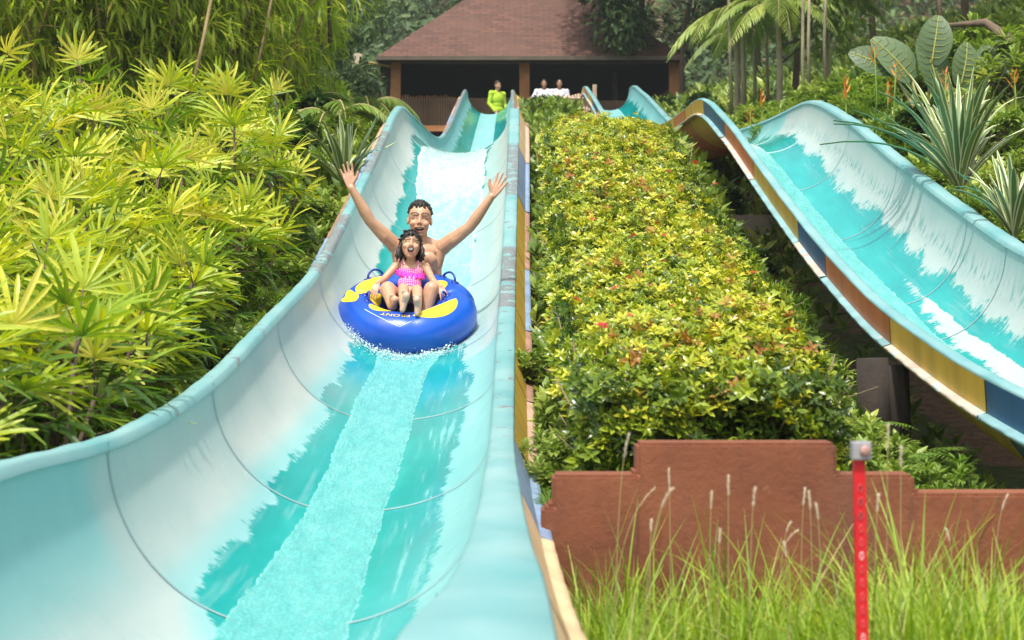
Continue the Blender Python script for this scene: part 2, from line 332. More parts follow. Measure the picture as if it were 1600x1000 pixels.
def build_slide(sl):
    root = thing('water_slide', sl['label'], 'water slide', W(sl['xc'], 12, float(floor1(12))-.3))
    off = -np.array(root.location)
    fl = lambda D: floor1(D)+sl['dz']
    D = np.unique(np.concatenate([np.arange(sl['d0'], 8, .03), np.arange(8, 26, .05), np.arange(26, 50.6, .1)]))
    nt = 120; t = np.linspace(0, 1, nt)
    def sec(Dd, t, grow=0., z0=0.):
        xl, xr, hl, hr = sl['xl'](Dd)-grow, sl['xr'](Dd)+grow, sl['hl'](Dd), sl['hr'](Dd)
        ph = np.pi*(1-t); c, s_ = np.cos(ph), np.sin(ph)
        h = np.where(c < 0, hl+grow, hr+grow)
        x = (xl+xr)/2+(xr-xl)/2*np.sign(c)*np.abs(c)**.94
        return WA(x, Dd, fl(Dd)-grow+h*(1-s_)+z0)+off
    DD, TT = np.meshgrid(D, t, indexing='ij'); V = sec(DD, TT)
    xp = -np.cos(np.pi*TT)
    wet, sheen_streak, light, mott = sl['fields'](DD, xp)
    ch = mk('channel', V.reshape(-1, 3), grid_faces(len(D), nt), M['gel'], root, True, {'wet': wet.ravel(), 'sheen_streak': sheen_streak.ravel(), 'light': light.ravel(), 'mott': mott.ravel()}, np.stack([xp.ravel()*.75, DD.ravel()], -1))
    # seams across the channel
    for b in sl['bounds']:
        if b > 27 or b < sl['d0']+.2: continue
        tt = np.linspace(.0, 1, 90); d1, d2 = b-.007, b+.007
        v = np.stack([sec(np.full(90, d1), tt, 0, .004), sec(np.full(90, b), tt, 0, .009), sec(np.full(90, d2), tt, 0, .004)])
        v[:, :, 0] -= (v[:, :, 0]-v[:, :, 0].mean())*.008
        mk('seam', v.reshape(-1, 3), grid_faces(3, 90), M['seam'] if b < 21 else M['seamw'], root)
    # rims: a flat lip with turned-down edge
    for side in (-1, 1):
        inn = sl['xl'](D) if side < 0 else sl['xr'](D); out = sl['ol'](D) if side < 0 else sl['orr'](D)
        z = fl(D)+(sl['hl'](D) if side < 0 else sl['hr'](D))
        wob = .003*np.sin(D*5.1)+.002*np.sin(D*13)
        rows = [WA(inn+side*-.012, D, z-.03), WA(inn, D, z+.004), WA(inn+side*.015, D, z+.012), WA((inn+out)/2, D, z+.016+wob), WA(out-side*.012, D, z+.012+wob), WA(out, D, z), WA(out-side*.003, D, z-.014)]
        pe = sl['peel'](D, side)
        mk('rim', (np.stack(rows, 1)+off).reshape(-1, 3), grid_faces(len(D), 7), M['rim'], root, True, {'peel': np.repeat(pe, 7)})
    bs = [b for b in sl['bounds']]
    for i in range(len(bs)-1):
        d1, d2 = max(bs[i], sl['d0']), bs[i+1]
        if d2 <= sl['d0']: continue
        Ds = np.linspace(d1+.012, d2-.012, 26)
        for side in (-1, 1):
            out = sl['ol'](Ds) if side < 0 else sl['orr'](Ds); z = fl(Ds)+(sl['hl'](Ds) if side < 0 else sl['hr'](Ds))
            fx, lx, ly = sl['lip']
            ripple = .004*np.sin(Ds*17+i)+.003*np.sin(Ds*41)
            pc, lc = sl['cols'](i, side)
            rows = [WA(out+side*.001, Ds, z-.006), WA(out+side*fx*.5, Ds, z-.09+ripple), WA(out+side*fx, Ds, z-.185)]
            pn = mk('side_panel', (np.stack(rows, 1)+off).reshape(-1, 3), grid_faces(26, 3), PC[pc], root)
            o2 = out+side*fx
            rows = [WA(o2, Ds, z-.186), WA(o2+side*lx*.6, Ds, z-.195+ripple), WA(o2+side*lx, Ds, z-ly+ripple), WA(o2+side*lx, Ds, z-ly-.02), WA(o2, Ds, z-.215)]
            mk('flange', (np.stack(rows, 1)+off).reshape(-1, 3), grid_faces(26, 5), lc, pn)
        tt = np.linspace(.0, 1, 40); A, B = np.meshgrid(Ds, tt, indexing='ij')
        hv = sec(A, B, .05, 0)
        hv[:, :, 2] = np.minimum(hv[:, :, 2], hv[:, :, 2].max(axis=1, keepdims=True)-.1)
        mk('hull_section', hv.reshape(-1, 3), grid_faces(26, 40), PC[sl['cols'](i, 0)[0]], root)
    for (x, d, ztop, zb, r, kind) in sl['posts']:
        g = Geo()
        if kind == 'log': g.tube([W(x, d, zb), W(x+.01, d, (zb+ztop)/2), W(x, d, ztop)], [r*1.12, r, r*.97], 14, .5)
        else: g.box(W(x, d, (zb+ztop)/2), (r, r*.8, (ztop-zb)*S/2))
        o = g.build('support_post', WOODD if kind == 'log' else CONC, root, kind == 'log'); o.location = off
    return root
def f1(D, xp):
    seg = np.interp(D, [4.45, 6.72, 8.99, 11.27, 13.5, 15.8, 18.05], [0, 1, 2, 3, 4, 5, 6]); fr = seg-np.floor(seg)
    le = np.interp(D, [3, 5.2, 6.2, 6.8, 8.9, 9.1, 11.2, 13, 14, 17, 21.8, 22.3, 24, 24.8, 50], [-.05, -.15, -.32, -.56, -.62, -.6, -.58, -.6, -.62, -.68, -.7, -.8, -.84, -.8, -.8])
    le = le+np.where(D < 13, .10*fr, 0)
    re = np.interp(D, [3, 6, 9, 12, 14, 17, 22, 24, 26, 50], [.7, .66, .68, .74, .55, .5, .62, .8, .8, .8])
    wet = .5+np.clip(np.minimum(xp-le, re-xp)*3.2, -.85, .9)
    sheen_streak = sstep(.2, .5, xp)*.9+sstep(-.2, -.35, xp)*.35*(D < 13)
    sheen_streak = np.where(D > 24, .15, sheen_streak)
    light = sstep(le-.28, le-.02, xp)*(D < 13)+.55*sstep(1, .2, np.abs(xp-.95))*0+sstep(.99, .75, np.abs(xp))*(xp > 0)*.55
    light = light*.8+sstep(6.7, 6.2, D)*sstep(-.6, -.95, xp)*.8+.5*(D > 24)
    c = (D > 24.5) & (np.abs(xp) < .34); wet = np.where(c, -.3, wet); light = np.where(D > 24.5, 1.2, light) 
    return wet, sheen_streak, np.clip(light, 0, 1.2), .35*(xp > .5)*(D < 22)*sstep(.5, .7, xp)+.25*sstep(16, 20, D)*(xp < -.6)
def f2(D, xp):
    le = -1.3+0*D; re = np.interp(D, [3, 8, 11, 14, 18, 21, 23, 26, 50], [.60, .68, .72, .74, .72, .66, .7, .8, .84])
    wet = .5+np.clip((re-xp)*1.9, -.75, .9); mid = sstep(16.6, 13.2, D-1.2*xp)*sstep(-.2, .0, xp)*sstep(.56, .46, xp-.01*(12-D))  # mid: pale band coloured in for the sky's reflection on the wet floor
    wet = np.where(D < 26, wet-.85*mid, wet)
    sheen_streak = sstep(.3, .6, xp)*.2
    light = .3*sstep(.95, 1.0, xp)+sstep(.9, .6, xp)*.3
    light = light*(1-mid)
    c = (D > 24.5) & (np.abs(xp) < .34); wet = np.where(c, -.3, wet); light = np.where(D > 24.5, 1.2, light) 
    return wet, sheen_streak, np.clip(light, 0, 1.2), 1.15*np.exp(-((xp-.9+.02*(D-14)*.3)/.055)**2)*(D < 25)  # last field: wall mottling painted in as reflected leaf shadows
B1 = [2.1, 4.45, 6.72, 8.99, 11.27, 13.5, 15.8, 18.05, 20.3, 22.5, 24.8, 27.1, 29.4, 31.7, 34, 36.3, 38.6, 40.9, 43.2, 45.5, 47.8, 50.5]
B2 = [4.4, 6.7, 8.94, 11.2, 13.5, 14.8, 17.5, 19.95, 22.1, 24.4, 25.8, 28.1, 30.4, 32.7, 35, 37.3, 39.6, 41.9, 44.2, 46.5, 48.6, 50.5]
def cols1(i, side):
    seq = ['cream', 'cream', 'slate', 'pink', 'brown', 'slate', 'brown', 'slate', 'pink', 'brown']; hs = ['orange', 'yellow', 'blue']
    lip = PC[seq[i % 10] if i else 'cream']
    if side == 0: return hs[i % 3], None
    return (['cream', 'cream', 'slate', 'yellow', 'yellow', 'yellow', 'yellow', 'slate', 'cream', 'yellow'][i % 10]), lip
def cols2(i, side):
    seq = ['yellow', 'blue', 'yellow', 'orange', 'blue', 'yellow', 'orange', 'blue', 'yellow', 'orange']
    return seq[i % 10], (M['lipw'] if i % 2 else M['lipp'])
def cf(*p): return pchip(list(p))
SL1 = dict(label='pale turquoise water slide carrying the riders, its right rim running straight toward the viewer', xc=-.8, d0=2.1, dz=0.,
    xl=cf((1.5, -1.62), (5.3, -1.64), (9, -1.62), (13, -1.57), (20, -1.52), (38, -1.42), (50, -1.33)),
    xr=cf((1.5, -.32), (3.9, -.27), (4.6, -.18), (5.6, -.135), (6.72, -.12), (11.27, -.115), (15.8, -.085), (23, -.03), (40, -.02), (50, -.02)),
    ol=cf((1.5, -1.71), (5.3, -1.73), (9, -1.71), (13, -1.66), (20, -1.61), (38, -1.5), (50, -1.41)),
    orr=cf((1.5, .12), (3.9, .107), (4.75, .09), (5.2, .07), (6.5, .04), (9, .014), (11.3, .02), (15.8, .043), (23, .1), (40, .08), (50, .06)),
    hl=smoothed(cf((1.5, .84), (5.3, .83), (6.72, .75), (8.99, .695), (11.27, .705), (13.5, .69), (15.8, .73), (18, .74), (20, .73), (23, .66), (24.5, .62), (30, .62), (38, .64), (46, .70), (49, .72), (52, .5)), .4),
    hr=smoothed(cf((1.5, .62), (3.9, .61), (5.3, .59), (6.72, .56), (8.99, .40), (11.27, .32), (13.5, .40), (15.8, .42), (18, .5), (20, .56), (23, .63), (24.5, .62), (50, .72)), .4),
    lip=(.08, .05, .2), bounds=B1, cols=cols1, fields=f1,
    peel=lambda D, side: np.where((D > 13.5) & (D < 15.9) | (D > 18) & (D < 20.5) | (D > 36), .9, np.where(D < 8, -.3, .25)),
    posts=[(.1, 9.9, -1.0, -1.5, .09, 'box'), (-1.75, 19, 1.2, .4, .12, 'box'), (-.7, 24.5, 2.35, 1.2, .3, 'box'), (-.75, 44, 4.95, 3.2, .25, 'box')])
SL2 = dict(label='turquoise water slide with orange, yellow and navy side panels, empty, at the right', xc=3.3, d0=5.0, dz=.12,
    xl=cf((1.5, 2.635), (24, 2.635), (30, 2.5), (40, 2.28), (50, 2.2)),
    xr=cf((1.5, 3.98), (12.8, 4.0), (15, 4.05), (24, 4.05), (40, 3.62), (50, 3.55)),
    ol=cf((1.5, 2.54), (24, 2.54), (30, 2.37), (40, 2.15), (50, 2.1)),
    orr=cf((1.5, 4.11), (12.8, 4.13), (15, 4.18), (24, 4.18), (40, 3.74), (50, 3.64)),
    hl=smoothed(cf((1.5, .63), (8.94, .61), (11.2, .6), (13.5, .72), (14.8, .77), (17.5, .84), (19.2, .86), (21.5, .74), (23.6, .6), (27, .5), (38, .62), (46, .7), (49, .7), (52, .45)), .4),
    hr=smoothed(cf((1.5, .8), (13.3, .8), (17.1, .83), (19.5, .84), (21.6, .7), (23.6, .58), (27, .5), (38, .62), (46, .72), (50, .72)), .4),
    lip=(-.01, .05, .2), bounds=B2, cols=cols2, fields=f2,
    peel=lambda D, side: np.where(D > 36, -.1, -.25) + 0*D,
    posts=[(2.36, 10.9, -.25, -.95, .085, 'log'), (2.56, 11.1, -.3, -.95, .07, 'log'), (2.85, 20, 1.25, .7, .2, 'box'), (2.6, 14.6, -.2, -.6, .12, 'box'), (2.7, 44, 5.0, 3.4, .25, 'box')])
slide1 = build_slide(SL1); slide2 = build_slide(SL2)
# water sheets running down the channels
def foam_mat():
    t = NT('rushing_water'); uv = t.uv(); fo = t.attr('foam')
    a = t.noise(1, t.scale(uv, (60, 48, 1)), 5, .65); b = t.noise(1, t.scale(uv, (8, 2.2, 1)), 4, .6); c = t.noise(1, t.scale(uv, (20, 5, 1)), 5, .7)
    f = t.math('ADD', t.math('ADD', t.math('MULTIPLY', a, .75), t.math('MULTIPLY', b, .3)), t.math('MULTIPLY', c, .25))
    f = t.math('ADD', f, t.math('MULTIPLY', t.math('SUBTRACT', fo, .5), .9))
    col = t.ramp(f, [(.40, (.06, .37, .36)), (.58, (.13, .48, .46)), (.72, (.27, .58, .56)), (.84, (.48, .66, .65)), (.97, (.66, .71, .71))])
    t.bump(t.math('ADD', a, t.math('MULTIPLY', c, .8)), .35, .015)
    return t.fin(col, .16, .5)
M['foam'] = foam_mat()
def water(sl, name, d0, d1, cen, half, foamf, lab):
    D = np.arange(d0, d1, .045); n = 64; q = np.linspace(-1, 1, n); DD, Q = np.meshgrid(D, q, indexing='ij')
    ce, ha = cen(DD), half(DD)*(1+.04*np.sin(DD*1.3+np.sign(Q))+.02*np.sin(DD*5.1+2*np.sign(Q)))+rng.normal(0, .006, DD.shape[0])[:, None]
    xp = np.clip(ce+Q*ha, -.97, .97); xl, xr, hl, hr = sl['xl'](DD), sl['xr'](DD), sl['hl'](DD), sl['hr'](DD)
    h = np.where(xp < 0, hl, hr); z = floor1(DD)+sl['dz']+h*(1-np.sqrt(1-xp**2))
    tape = np.clip((1-np.abs(Q))*8, 0, 1); fo = foamf(DD, Q)
    rip = .008*noise2(Q*9, DD*11, 2)+.005*noise2(Q*23+DD*3, DD*27, 5)+rng.normal(0, .0035, DD.shape)
    z = z-.006+tape*(.020+rip*(.4+fo*1.0))
    V = WA((xl+xr)/2+(xr-xl)/2*np.sign(xp)*np.abs(xp)**.94, DD, z)
    o = mk(name, V.reshape(-1, 3), grid_faces(len(D), n), M['foam'], None, True, {'foam': fo.ravel()}, np.stack([xp.ravel(), DD.ravel()], -1))
    return tag(o, lab, 'water', kind='structure')
water(SL1, 'water', 2.4, 24.2, lambda D: np.interp(D, [3, 6.7, 9, 12.5, 16, 19, 23, 24.2], [0., -.02, -.04, -.04, .08, .05, -.02, -.02]),
      lambda D: np.interp(D, [3, 6.7, 9, 13, 14, 16, 19, 22.6, 24.2], [.36, .32, .27, .28, .42, .5, .5, .62, .4]),
      lambda D, Q: np.clip(np.interp(D, [3, 7, 13, 14.5, 17, 19.5, 21, 24.2], [.40, .35, .38, .48, .58, .62, .74, .64])+.12*(np.abs(Q) > .92), 0, 1.2), 'foaming stream of water running down the middle of the riders\' slide')
water(SL2, 'water', 5.1, 23.8, lambda D: np.interp(D, [5, 12, 18, 23.8], [-.12, -.06, -.1, -.2]), lambda D: np.interp(D, [5, 12, 18, 22, 23.8], [.32, .30, .28, .26, .2]),
      lambda D, Q: np.clip(np.interp(D, [5, 12, 17, 21, 23, 23.8], [.4, .42, .38, .35, .7, .9])+.12*(np.abs(Q) > .9), 0, 1.2), 'shallow stream of water running down the empty slide')
# far quiet channels carry a little water too

# ------------------------------------------------------------------ pavilion
def build_pavilion():
    DF = 53.; sx = .0; root = thing('pavilion', 'open timber pavilion with brown shingled hip roof at the top of the slides', 'pavilion', W(.6, 58, 5.65)); off = -np.array(root.location)
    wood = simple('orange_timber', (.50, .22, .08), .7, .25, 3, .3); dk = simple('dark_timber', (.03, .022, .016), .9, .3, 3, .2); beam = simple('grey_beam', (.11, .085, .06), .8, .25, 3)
    slat = NT('slat_wall'); px = slat.obj(); wv = slat.n('ShaderNodeTexWave'); slat.set(wv.inputs[0], slat.scale(px, (1, 0, 0))); wv.inputs['Scale'].default_value = 5; wv.inputs['Distortion'].default_value = .4
    nz = slat.noise(2, px, 5); cc = slat.mix(slat.sm(.1, .35, wv.outputs[0]), (.04, .025, .015), slat.ramp(nz, [(.3, (.13, .075, .04)), (.7, (.25, .15, .085))])); slatm = slat.fin(cc, .85)
    def part(nm, g, m, par=root, sm=False):
        o = g.build(nm, m, par, sm)
        if par is root: o.location = off
        return o
    def bx(g, u0, v0, u1, v1, d0, d1):
        a = np.array(P(u0, v0, d0)); b = np.array(P(u1, v1, d0)); c = (a+b)/2; h = np.abs(a-b)/2; c[1] = S*(d0+d1)/2; h[1] = S*(d1-d0)/2
        return g.box(c, h)
    for (u0, u1) in ((610.5, 625.5), (811.5, 827.5), (1046, 1063)):
        part('post', bx(Geo(), u0, 95, u1, 235, DF, DF+.3), wood)
    for (u0, u1) in ((640, 652), (818, 828), (1000, 1012)):
        part('post', bx(Geo(), u0, 95, u1, 210, DF+9, DF+9.3), dk)
    part('beam', bx(Geo(), 600, 89, 1060, 97, DF-.1, DF+.32), beam)
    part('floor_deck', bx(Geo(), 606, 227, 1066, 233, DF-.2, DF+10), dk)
    part('sill_beam', bx(Geo(), 624, 195.5, 812, 205, DF-.12, DF+.1), wood)
    for (u0, u1, v0) in ((625.5, 811.5, 153), (900, 1047, 157)):
        part('railing_wall', bx(Geo(), u0, v0, u1, 195, DF+.05, DF+.14), slatm)
    g = Geo()
    for u in np.arange(628, 712, 4.3): bx(g, u, 153-random.uniform(2, 5), u+1.4, 160, DF+.08, DF+.11)
    for u in np.arange(1050, 1080, 4.3): bx(g, u-20, 152, u-18.6, 160, DF+.08, DF+.11)
    part('baluster_row', g, wood)
    # dark interior walls and ceiling
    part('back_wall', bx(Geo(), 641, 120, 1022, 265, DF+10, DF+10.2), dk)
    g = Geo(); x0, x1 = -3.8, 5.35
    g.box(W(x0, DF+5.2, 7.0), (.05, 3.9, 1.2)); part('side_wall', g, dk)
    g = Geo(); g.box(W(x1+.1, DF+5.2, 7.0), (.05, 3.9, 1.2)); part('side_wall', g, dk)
    g = Geo(); g.add([W(3.3, DF+.5, 5.8), W(5.3, DF+.5, 5.8), W(5.3, DF+.5, 7.7), W(3.3, DF+.6, 5.8), W(5.3, DF+.6, 5.8), W(5.3, DF+.6, 7.7)], [[0, 1, 4, 3], [1, 2, 5, 4], [2, 0, 3, 5]]); g.F[3] = [np.array([[0, 2, 1], [3, 4, 5]])]
    part('stair_side', g, slatm)
    # dark screen hanging at the left side
    g = Geo(); a, b, c = P(588, 92, DF), P(611, 92, DF), P(609, 165, DF); e = np.array([0, .06, 0])
    g.add([a, b, c, np.array(a)+e, np.array(b)+e, np.array(c)+e], [[0, 1, 4, 3], [1, 2, 5, 4], [2, 0, 3, 5]]); g.F[3] = [np.array([[0, 2, 1], [3, 4, 5]])]
    part('side_screen', g, dk)
    # roof
    t = NT('shingles'); br = t.n('ShaderNodeTexBrick'); t.set(br.inputs['Vector'], t.uv()); br.inputs['Scale'].default_value = 1
    br.inputs['Brick Width'].default_value = .3; br.inputs['Row Height'].default_value = .115; br.inputs['Mortar Size'].default_value = .012; br.inputs['Mortar Smooth'].default_value = .4
    br.inputs['Color1'].default_value = (.15, .068, .046, 1); br.inputs['Color2'].default_value = (.08, .038, .028, 1); br.inputs['Mortar'].default_value = (.045, .022, .018, 1); br.inputs['Bias'].default_value = -.1
    nz = t.noise(.5, t.uv(), 4); n5 = t.noise(4, t.uv(), 3)
    col = t.mix(t.sm(.35, .75, nz), br.outputs[0], (.12, .06, .042)); col = t.mix(t.math('MULTIPLY', t.sm(.5, .8, n5), .35), col, (.17, .095, .065))
    t.bump(br.outputs['Fac'], -.5, .03); rm = t.fin(col, .85)
    ex0, ex1 = (589-800)/FP*(DF-1), (1069-800)/FP*(DF-1); ez = (500-88)/FP*(DF-1); y0, y1 = DF-1, DF+12.5; hw = (ex1-ex0)/2; rise = hw*.86
    A, B, C, Dd = (ex0, y0, ez), (ex1, y0, ez), (ex1, y1, ez), (ex0, y1, ez); R1, R2 = ((ex0+ex1)/2, y0+hw, ez+rise), ((ex0+ex1)/2, y1-hw, ez+rise)
    verts = []; faces4 = []; faces3 = []; uvs = []
    def face(ps, e, up):
        b = len(verts); e = np.array(e, float); e /= np.linalg.norm(e); o = np.array(ps[0])
        for p in ps:
            q = np.array(p)-o; a = q@e; r = q-a*e; verts.append(W(*p)); uvs.append((a*S, np.linalg.norm(r)*S))
        (faces4 if len(ps) == 4 else faces3).append(list(range(b, b+len(ps))))
    face([A, B, R1], (1, 0, 0), 1); face([B, C, R2, R1], (0, 1, 0), 1); face([C, Dd, R2], (-1, 0, 0), 1); face([Dd, A, R1, R2], (0, -1, 0), 1)
    o = mk('roof', np.array(verts)+off, [np.array(faces4), np.array(faces3)], rm, root, False, None, np.array(uvs))
    # thickness: underside and fascia board
    g = Geo()
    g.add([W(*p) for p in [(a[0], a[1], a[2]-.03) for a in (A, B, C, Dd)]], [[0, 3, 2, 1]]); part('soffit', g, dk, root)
    for (p, q) in ((A, B), (B, C), (C, Dd), (Dd, A)):
        g = Geo(); p = np.array(W(*p)); q = np.array(W(*q)); d = q-p; L = np.linalg.norm(d); d /= L; n = np.array([d[1], -d[0], 0])
        rot = np.stack([d, n, [0, 0, 1]], -1); g.box((p+q)/2+n*.022+np.array([0, 0, -.045]), (L/2, .02, .05), rot); part('eave_board', g, beam)
    # lamp on a bamboo pole
    g = Geo(); g.tube([P(612, 104, DF-.1), P(562, 95, DF-.8)], .03, 8); part('lamp_pole', g, simple('bamboo_pole', (.5, .36, .12), .5))
    g = Geo(); c = P(558, 91, DF-.85); g.box(c, (.1, .05, .13), Matrix.Rotation(R_(20), 3, 'Y')); lam = part('lamp', g, simple('lamp_case', (.6, .5, .35), .5))
build_pavilion()
# palisade fence beside the slide start, where the two guests stand
def picket_fence():
    m = simple('pale_pickets', (.5, .36, .26), .8, .25, 4); root = thing('picket_fence', 'low pale wooden picket fence in front of the two guests in white shirts', 'fence', P(860, 200, 52.5)); off = -np.array(root.location)
    g = Geo()
    for u in np.arange(829, 930, 4.4):
        a = np.array(P(u, 152-random.uniform(0, 8)*(u > 872), 51.7)); b = np.array(P(u, 235, 51.7)); g.tube([b, a], .032, 6)
    o = g.build('pickets', m, root, True); o.location = off
    g = Geo(); g.tube([P(828, 154, 51.6), P(932, 154, 51.6)], .04, 6); o = g.build('rail', m, root); o.location = off
    g = Geo(); g.box(P(929, 170, 51.6), (.05, .04, .6)); o = g.build('post', m, root, False); o.location = off
picket_fence()

# ------------------------------------------------------------------ retaining wall, marker post
def wall():
    t = NT('terracotta_render'); p = t.geo(); n = t.noise(1.6, p, 6, .65); n2 = t.noise(30, p, 5, .7); n3 = t.noise(1, t.scale(p, (5, 5, .7)), 4)
    c = t.ramp(n, [(.25, (.12, .036, .017)), (.5, (.195, .062, .027)), (.78, (.27, .095, .042))]); c = t.mix(t.math('MULTIPLY', t.sm(.52, .75, n3), .55), c, (.12, .05, .035))
    n4 = t.noise(1, t.scale(p, (14, 14, 2.2)), 5, .7); n5 = t.noise(5, p, 6, .75); c = t.mix(t.math('MULTIPLY', t.sm(.54, .72, n4), .45), c, (.07, .035, .025)); c = t.mix(t.math('MULTIPLY', t.sm(.62, .7, n5), .5), c, (.34, .17, .11))
    t.bump(n2, .5, .012); m = t.fin(c, .9)
    D = 7.0; pts = [(846, 1100), (846, 793), (863, 793), (863, 742), (995, 742), (995, 692), (1308, 692), (1308, 742), (1430, 742), (1430, 771), (1700, 771), (2100, 790), (2100, 1100)]
    bm = bmesh.new(); vs = [bm.verts.new(P(u, v, D)) for u, v in pts]; f = bm.faces.new(vs)
    r = bmesh.ops.extrude_face_region(bm, geom=[f]); bmesh.ops.translate(bm, verts=[v for v in r['geom'] if isinstance(v, bmesh.types.BMVert)], vec=(0, .15, 0))
    bmesh.ops.recalc_face_normals(bm, faces=bm.faces)
    bmesh.ops.bevel(bm, geom=bm.edges[:], offset=.012, segments=2, affect='EDGES')
    bmesh.ops.triangulate(bm, faces=[f for f in bm.faces if len(f.verts) > 4])
    me = bpy.data.meshes.new('retaining_wall'); bm.to_mesh(me); me.materials.append(m)
    o = bpy.data.objects.new('retaining_wall', me); COL.objects.link(o); tag(o, 'low stepped terracotta-rendered wall standing behind the tall grass', 'wall')
wall()
def marker_post():
    red = NT('red_steel'); p = red.geo(); n = red.noise(12, p, 5, .6); c = red.mix(red.sm(.6, .68, n), (.55, .012, .02), (.35, .02, .03)); redm = red.fin(c, .3, .6)
    D = 4.9; root = thing('marker_post', 'red slotted steel post with a grey box on top in front of the wall', 'post', W(.212*D, D, -1.5)); off = -np.array(root.location)
    top = np.array(P(1343, 716, D)); bot = np.array(P(1352, 1180, D)); ax = top-bot; L = np.linalg.norm(ax); ax /= L
    g = Geo(); x = np.array([1, 0, 0.]); x -= ax*(x@ax); x /= np.linalg.norm(x); y = np.cross(ax, x); rot = np.stack([x, y, ax], -1)
    g.box((top+bot)/2, (.0131, .0024, L/2), rot); g.box((top+bot)/2+x*-.0115+y*.011, (.0022, .0095, L/2), rot); g.box((top+bot)/2+x*.0115+y*.011, (.0022, .0095, L/2), rot)
    o = g.build('steel_channel', redm, root, False); o.location = off
    gl = simple('slot_edge', (.62, .1, .1), .3, .2, 40); gd = simple('slot_hole', (.12, .01, .012), .6); wh = simple('chipped_white', (.75, .62, .6), .5, .2)
    k = 0; s_ = L-.07; front = -y if y[1] > 0 else y
    while s_ > L-.9:
        c0 = bot+ax*s_+front*.0042; an = np.linspace(0, 2*np.pi, 20, endpoint=False)
        def oval(rx, rz, push): return c0+front*push+np.cos(an)[:, None]*x*rx+np.sin(an)[:, None]*ax*rz
        V = np.concatenate([oval(.0049, .0099, 0), oval(.0037, .0083, .0014), oval(.0029, .0071, -.0004)])
        ob = mk('slot', V+off, grid_faces(3, 20, True), wh if k in (5, 11, 12) else gl, root)
        ob2 = mk('hole', oval(.003, .0073, 0)+off, np.array([np.arange(20)]), gd if k < 3 else redm, ob)
        s_ -= .032; k += 1
    g = Geo(); g.box(P(1345, 704, D), (.0222, .0175, .0215)); o = g.build('cap_box', simple('grey_plastic', (.28, .28, .29), .45, .1), root, False); o.location = off
    bv = o.modifiers.new('b', 'BEVEL'); bv.width = .003; bv.segments = 2
    g = Geo(); a = np.array(P(1349, 703, D)); g.tube([a+[0, -.0175, 0], a+[0, -.024, 0], a+[0, -.0255, 0]], [.0122, .0122, .0095], 24); o = g.build('bolt', simple('copper_bolt', (.50, .30, .26), .4, .25, 60, .4, metallic=.5), root); o.location = off
marker_post()

